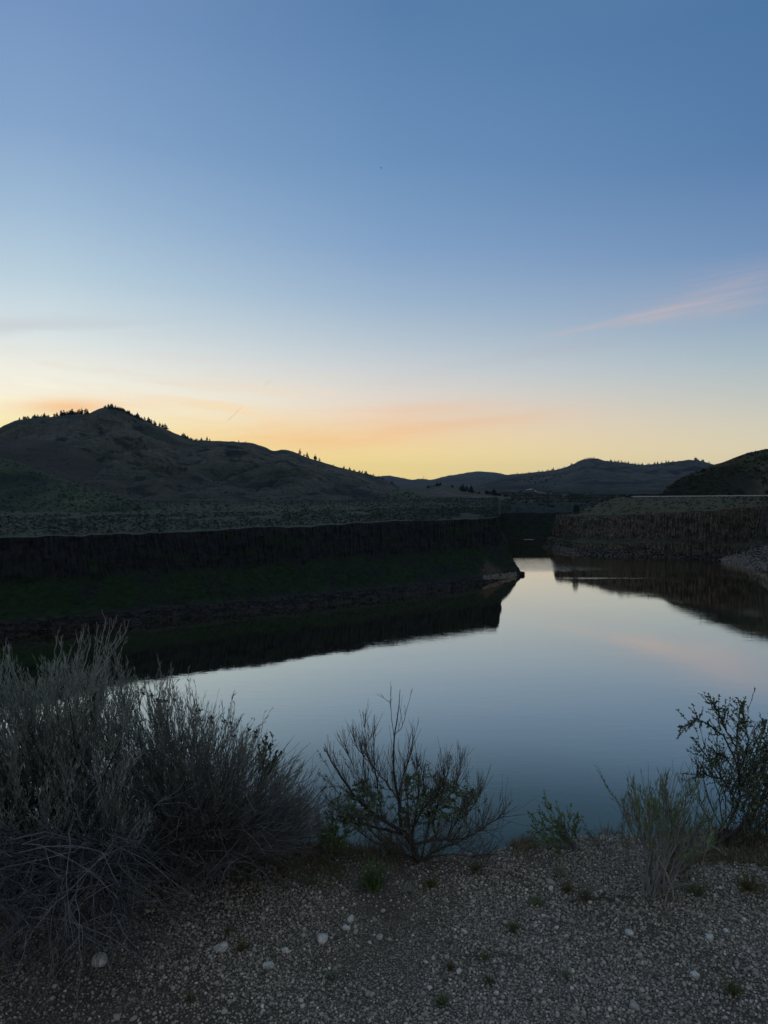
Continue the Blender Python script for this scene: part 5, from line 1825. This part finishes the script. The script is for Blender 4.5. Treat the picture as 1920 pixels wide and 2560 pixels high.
for pts, r0, r1, dep, lf in KL:
    w_ = [aty(*C5(*q), orgK.y + dep * (i + 1) / len(pts)) for i, q in enumerate(pts)]
    if pts[0][1] > 1040:
        w_[0] = orgK + Vector((random.gauss(0, .03), random.gauss(0, .03), -.015))
    fine = []
    for i in range(len(w_) - 1):
        fine += [w_[i].lerp(w_[i + 1], s) for s in (0, .25, .5, .75)]
    fine.append(w_[-1])
    for _ in range(2):
        fine = [fine[0]] + [(fine[i - 1] + fine[i] * 2 + fine[i + 1]) / 4 for i in range(1, len(fine) - 1)] + [fine[-1]]
    fine = wob(fine, .005)
    b = MB(); b.tube(fine, r0, r1, 5 if r0 > .005 else 4); b.build('branch', M['dark_wood'], K, orgK)
    if lf == 0 or lf == .1:
        for _ in range(9):
            p, d = at_t(fine, random.uniform(.3, .95))
            twig.tube(shoot(p, d + rv(.25) + UP * .2, random.uniform(.05, .16), 4, .3), .0012, .0006, 3)
        continue
    leaves_along(leaf, fine, int(130 * lf), .0115, .0066, .3, 1.1, .75)
    for _ in range(int(24 * lf)):
        t_ = random.uniform(.18, .98)
        p, d = at_t(fine, t_)
        s2 = shoot(p, d * .7 + rv(.5), random.uniform(.03, .14) * (1.2 - .7 * t_), 4, .2, 0, .12)
        twig.tube(s2, .0014, .0008, 3)
        leaves_along(leaf, s2, random.randint(12, 22), .0115, .0066, .1, 1.1, .75)
for _ in range(330):                                              # the dense right-hand mass
    cx_, cy_ = random.gauss(1560, 95), random.gauss(640, 150)
    tip = aty(*C5(cx_, cy_), orgK.y + random.gauss(.03, .13))
    s2 = shoot(tip, rv(.6) + UP * .5, random.uniform(.04, .11), 3, .3, 0, .12)
    twig.tube([tip - UP * .05 - Vector((.02, 0, 0))] + s2, .0014, .0007, 3)
    leaves_along(leaf, s2, random.randint(9, 17), .0115, .0066, .0, 1.1, .75)
for _ in range(120):                                              # leafy shoots low at the frame edge
    cx_, cy_ = random.uniform(1480, 1760), random.uniform(850, 1060)
    tip = aty(*C5(cx_, cy_), orgK.y + random.gauss(0, .1))
    s2 = shoot(tip, rv(.5) + UP * .6, random.uniform(.04, .12), 3, .3)
    twig.tube([Vector((tip.x, tip.y, tip.z - .07))] + s2, .0013, .0007, 3)
    leaves_along(leaf, s2, random.randint(6, 12), .0115, .0066, .0, 1.1, .75)
tag(twig.build('twigs', M['dark_wood'], K, orgK), kind='stuff')
tag(leaf.build('foliage', M['bitter_leaf'], K, orgK), kind='stuff')


# -------- grasses
def blade(mb, p, d, L, w, tint=None):
    d = d.normalized()
    tint = random.random() if tint is None else tint
    s = d.cross(UP + rv(.3))
    s = s.normalized() if s.length > 1e-4 else Vector((1, 0, 0))
    q = p + d * L * .55
    e = p + d * L * .85 + Vector((d.x, d.y, -.25)) * L * .2
    b = len(mb.v)
    mb.v += [p - s * w / 2, p + s * w / 2, q + s * w * .4, q - s * w * .4, e]
    mb.t += [tint] * 5
    mb.f += [(b, b + 1, b + 2, b + 3), (b + 3, b + 2, b + 4)]


og = onground(*C4(510, 1545)); og = Vector(tuple(og))
G_ = empty('grass_tuft', og)
tag(G_, 'tall bright green grass tuft left of the middle sagebrush trunk', 'grass tuft')
b = MB()
for q in [(400, 1230), (450, 1290), (500, 1250), (560, 1290), (655, 1245), (640, 1330), (380, 1400), (430, 1200), (600, 1280), (480, 1330), (540, 1330), (420, 1340), (690, 1290)]:
    tip = aty(*C4(*q), og.y + random.gauss(0, .03)); d = tip - og
    blade(b, og + rv(.01), d + rv(.01), d.length * 1.05, .0032)
for _ in range(170):
    d = Vector((random.gauss(0, .42), random.gauss(0, .35), 1))
    blade(b, og + Vector((random.gauss(0, .022), random.gauss(0, .02), -.003)), d, random.uniform(.05, .19), random.uniform(.002, .0034))
tag(b.build('blades', M['green_blade'], G_, og), kind='stuff')

dry, olive = MB(), MB()
for _ in range(8500):
    px = random.uniform(560, 1700)
    x_ = (px - 829.5) / F * 3.05
    e_ = float(interp(EDGE, x_))
    y_ = e_ + random.gauss(-.04, .07)
    if vn(x_ * 5, y_ * 3, 120) < .42 or y_ > e_ + .12:
        continue
    p = Vector((x_, y_, gz(x_, y_) - .003))
    (dry if random.random() < .6 else olive) and blade(dry if random.random() < .55 else olive, p, Vector((random.gauss(0, .45), random.gauss(0, .4), 1)), random.uniform(.02, .085) * (1 + 1.4 * (random.random() < .06)), .0019)
for _ in range(4200):                                             # brown-green grass round the right shrubs
    cx_ = random.uniform(980, 1800)
    cy_ = random.gauss(1190, 80) + (cx_ - 1300) * .12
    q = onground(*C5(cx_, cy_))
    if vn(q.x * 6, q.y * 6, 121) < .36:
        continue
    blade(olive if random.random() < .62 else dry, q - UP * .003, Vector((random.gauss(0, .5), random.gauss(0, .45), 1)), random.uniform(.02, .085), .0016)
for _ in range(2600):                                             # olive grass where the fan of twigs meets the gravel
    cx_, cy_ = random.uniform(1180, 1800), random.gauss(1390, 50)
    q = onground(*C3(cx_, cy_))
    if vn(q.x * 6, q.y * 6, 122) < .34:
        continue
    blade(olive if random.random() < .75 else dry, q - UP * .003, Vector((random.gauss(0, .5), random.gauss(0, .45), 1)), random.uniform(.02, .07), .0016)
for _ in range(1500):                                             # thin dead stems through the gravel
    x_, y_ = random.uniform(-1.6, 1.8), random.uniform(1.9, 3.1)
    if vn(x_ * 2.1 + 5, y_ * 2.1, 123) < .56:
        continue
    blade(dry, Vector((x_, y_, gz(x_, y_))), Vector((random.gauss(0, .8), random.gauss(0, .6), .8)), random.uniform(.012, .04), .0011)
tag(dry.build('dry_grass', M['dry_blade']), kind='stuff')
tag(olive.build('grass', M['olive_blade']), kind='stuff')
# scrub on the bank below the edge, just showing between the shrubs
b = MB()
for _ in range(2600):
    x_ = random.uniform(-9, 9); y_ = random.uniform(3.5, 14)
    p = Vector((x_, y_, gz(x_, y_)))
    blade(b, p, Vector((random.gauss(0, .4), random.gauss(0, .4), 1)), random.uniform(.04, .16), .004)
tag(b.build('bank_grass', M['olive_blade']), kind='stuff')

# small weed tufts out on the gravel
WM = []
for k in range(4):
    b = MB()
    for _ in range(70):
        d = Vector((random.gauss(0, .8), random.gauss(0, .8), 1)).normalized()
        b.leaf(Vector((random.gauss(0, .12), random.gauss(0, .12), 0)), d, random.uniform(.35, 1.0), random.uniform(.05, .12), wedge=.6)
    for _ in range(3):
        b.tube(shoot(Vector((0, 0, 0)), Vector((random.gauss(0, .4), random.gauss(0, .4), 1)), random.uniform(1, 1.8), 4, .2), .03, .015, 3)
    v_ = np.array([tuple(p) for p in b.v])
    me = mesh_np('weed_tuft', v_, tris=[f for f in b.f if len(f) == 3], quads=[f for f in b.f if len(f) == 4], attrs={'tint': b.t}, smooth=False)
    me.materials.append(M[['olive_blade', 'bitter_leaf', 'olive_blade', 'dusty_leaf'][k]])
    WM.append(me)
gw = 'small weeds growing through the gravel'
for k, (q, s, lab) in enumerate([
    (C6(1045, 475), .045, 'dark low weed right beside the pale angular stone'),
    (C6(1335, 195), .05, 'thin weed in the gravel below the spreading shrub and left of the green grass tuft'),
    (C6(985, 400), .035, 'faint brown weed on the gravel above the pale angular stone'),
    (C6(1440, 590), .04, 'flat brown weed nearer than the speckled block'),
    (C6(820, 690), .035, 'faint weed near the bottom of the gravel left of centre'),
    (C7(665, 280), .05, 'round dark tuft in front of the gravel mound'),
    (C7(870, 255), .055, 'thorny dry tuft behind the fallen stick'),
    (C7(760, 150), .06, 'dark weed on top of the gravel mound'),
    (C7(795, 220), .05, 'sprawling weed between the mound and the dry tuft'),
    (C7(950, 245), .025, 'tiny dark sprout behind the middle of the fallen stick'),
    (C7(435, 520), .03, 'tiny dark weed in open gravel below the white pebble'),
    (C7(785, 585), .04, 'green weed in the lower middle of the gravel'),
    (C7(455, 615), .035, 'green weed low on the gravel, nearer than the tiny dark weed'),
    (C7(255, 705), .045, 'dark spread weed near the bottom edge of the gravel'),
    (C7(1500, 665), .05, 'green weed near the bottom right corner of the gravel'),
    (C7(1170, 590), .03, 'faint weed left of the bluish oval stone'),
    (C7(285, 555), .035, 'thin upright weed beside the thin stone chip'),
    (C7(395, 130), .06, 'red-brown tuft at the foot of the middle sagebrush, on its right'),
    (C7(200, 200), .06, 'grassy tuft on the gravel just in front of the middle sagebrush trunk'),
    (C7(110, 235), .05, 'grassy tuft on the gravel front left of the middle sagebrush'),
    (C7(1570, 215), .08, 'green-brown grassy tuft at the right end of the gravel'),
    (C7(1350, 235), .07, 'weed at the right foot of the small upright rabbitbrush'),
    (C7(560, 390), .045, 'faint flat weed in the middle of the open gravel'),
]):
    q = onground(*q)
    o_ = link('weed_tuft', WM[k % 4])
    o_.location = (q.x, q.y, q.z - .002)
    o_.scale = (s, s, s * random.uniform(.7, 1.1))
    o_.rotation_euler.z = random.uniform(0, 6.28)
    tag(o_, lab, 'weed', gw)

# -------- fallen sticks
for q0, q1, r, m_, lab in [
    (C5(375, 1445), C5(800, 1425), .0042, 'dark_wood', 'long dark stick lying on the gravel left of the small upright rabbitbrush'),
    (C5(1195, 1035), C5(1395, 1160), .0075, 'bleached', 'pale fallen branch leaning in front of the bitterbrush'),
    (C4(1330, 1400), C4(1600, 1450), .0030, 'bleached', 'thin bent bleached twig on the gravel right of the middle sagebrush'),
    (C5(0, 1268), C5(45, 1262), .0030, 'bleached', 'short pale twig at the gravel edge left of the mound'),
    (C5(1560, 1340), C5(1680, 1320), .0040, 'bleached', 'pale stick at the right edge of the gravel'),
    (C5(790, 1410), C5(803, 1440), .0035, 'bleached', 'stubby pale stick at the right tip of the long dark stick')]:
    a_, b_ = onground(*q0), onground(*q1)
    n_ = 9
    pts = []
    for i in range(n_):
        p = a_.lerp(b_, i / (n_ - 1)) + Vector((random.gauss(0, .004), random.gauss(0, .006), 0))
        p.z = gz(p.x, p.y) + r + .006
        pts.append(p)
    b = MB(); b.tube(pts, r * .6, r, 5)
    p, d = at_t(pts, .4)
    b.tube(keep_up(shoot(p, d + rv(.4), (b_ - a_).length * .25, 4, .1), r), r * .45, r * .2, 4)
    tag(b.build('stick', M[m_]), lab, 'stick')

# ------------------------------------------------------------------ the evening air
HAZE = 2.1e-5
v_, f_ = box_mb(-9000, 9000, -300, 11000, -4, 290)
hz = link('haze', mesh_np('haze', v_, quads=f_, smooth=False))
tag(hz, kind='stuff')
m = bpy.data.materials.new('evening_air')
m.use_nodes = True
n = NT(m.node_tree)
out = n.new('ShaderNodeOutputMaterial')
pv = n.new('ShaderNodeVolumePrincipled')
pv.inputs['Color'].default_value = (.46, .71, 1, 1)
pv.inputs['Density'].default_value = HAZE
pv.inputs['Anisotropy'].default_value = 0.0
n.put(out.inputs['Volume'], pv.outputs[0])
hz.data.materials.append(m)
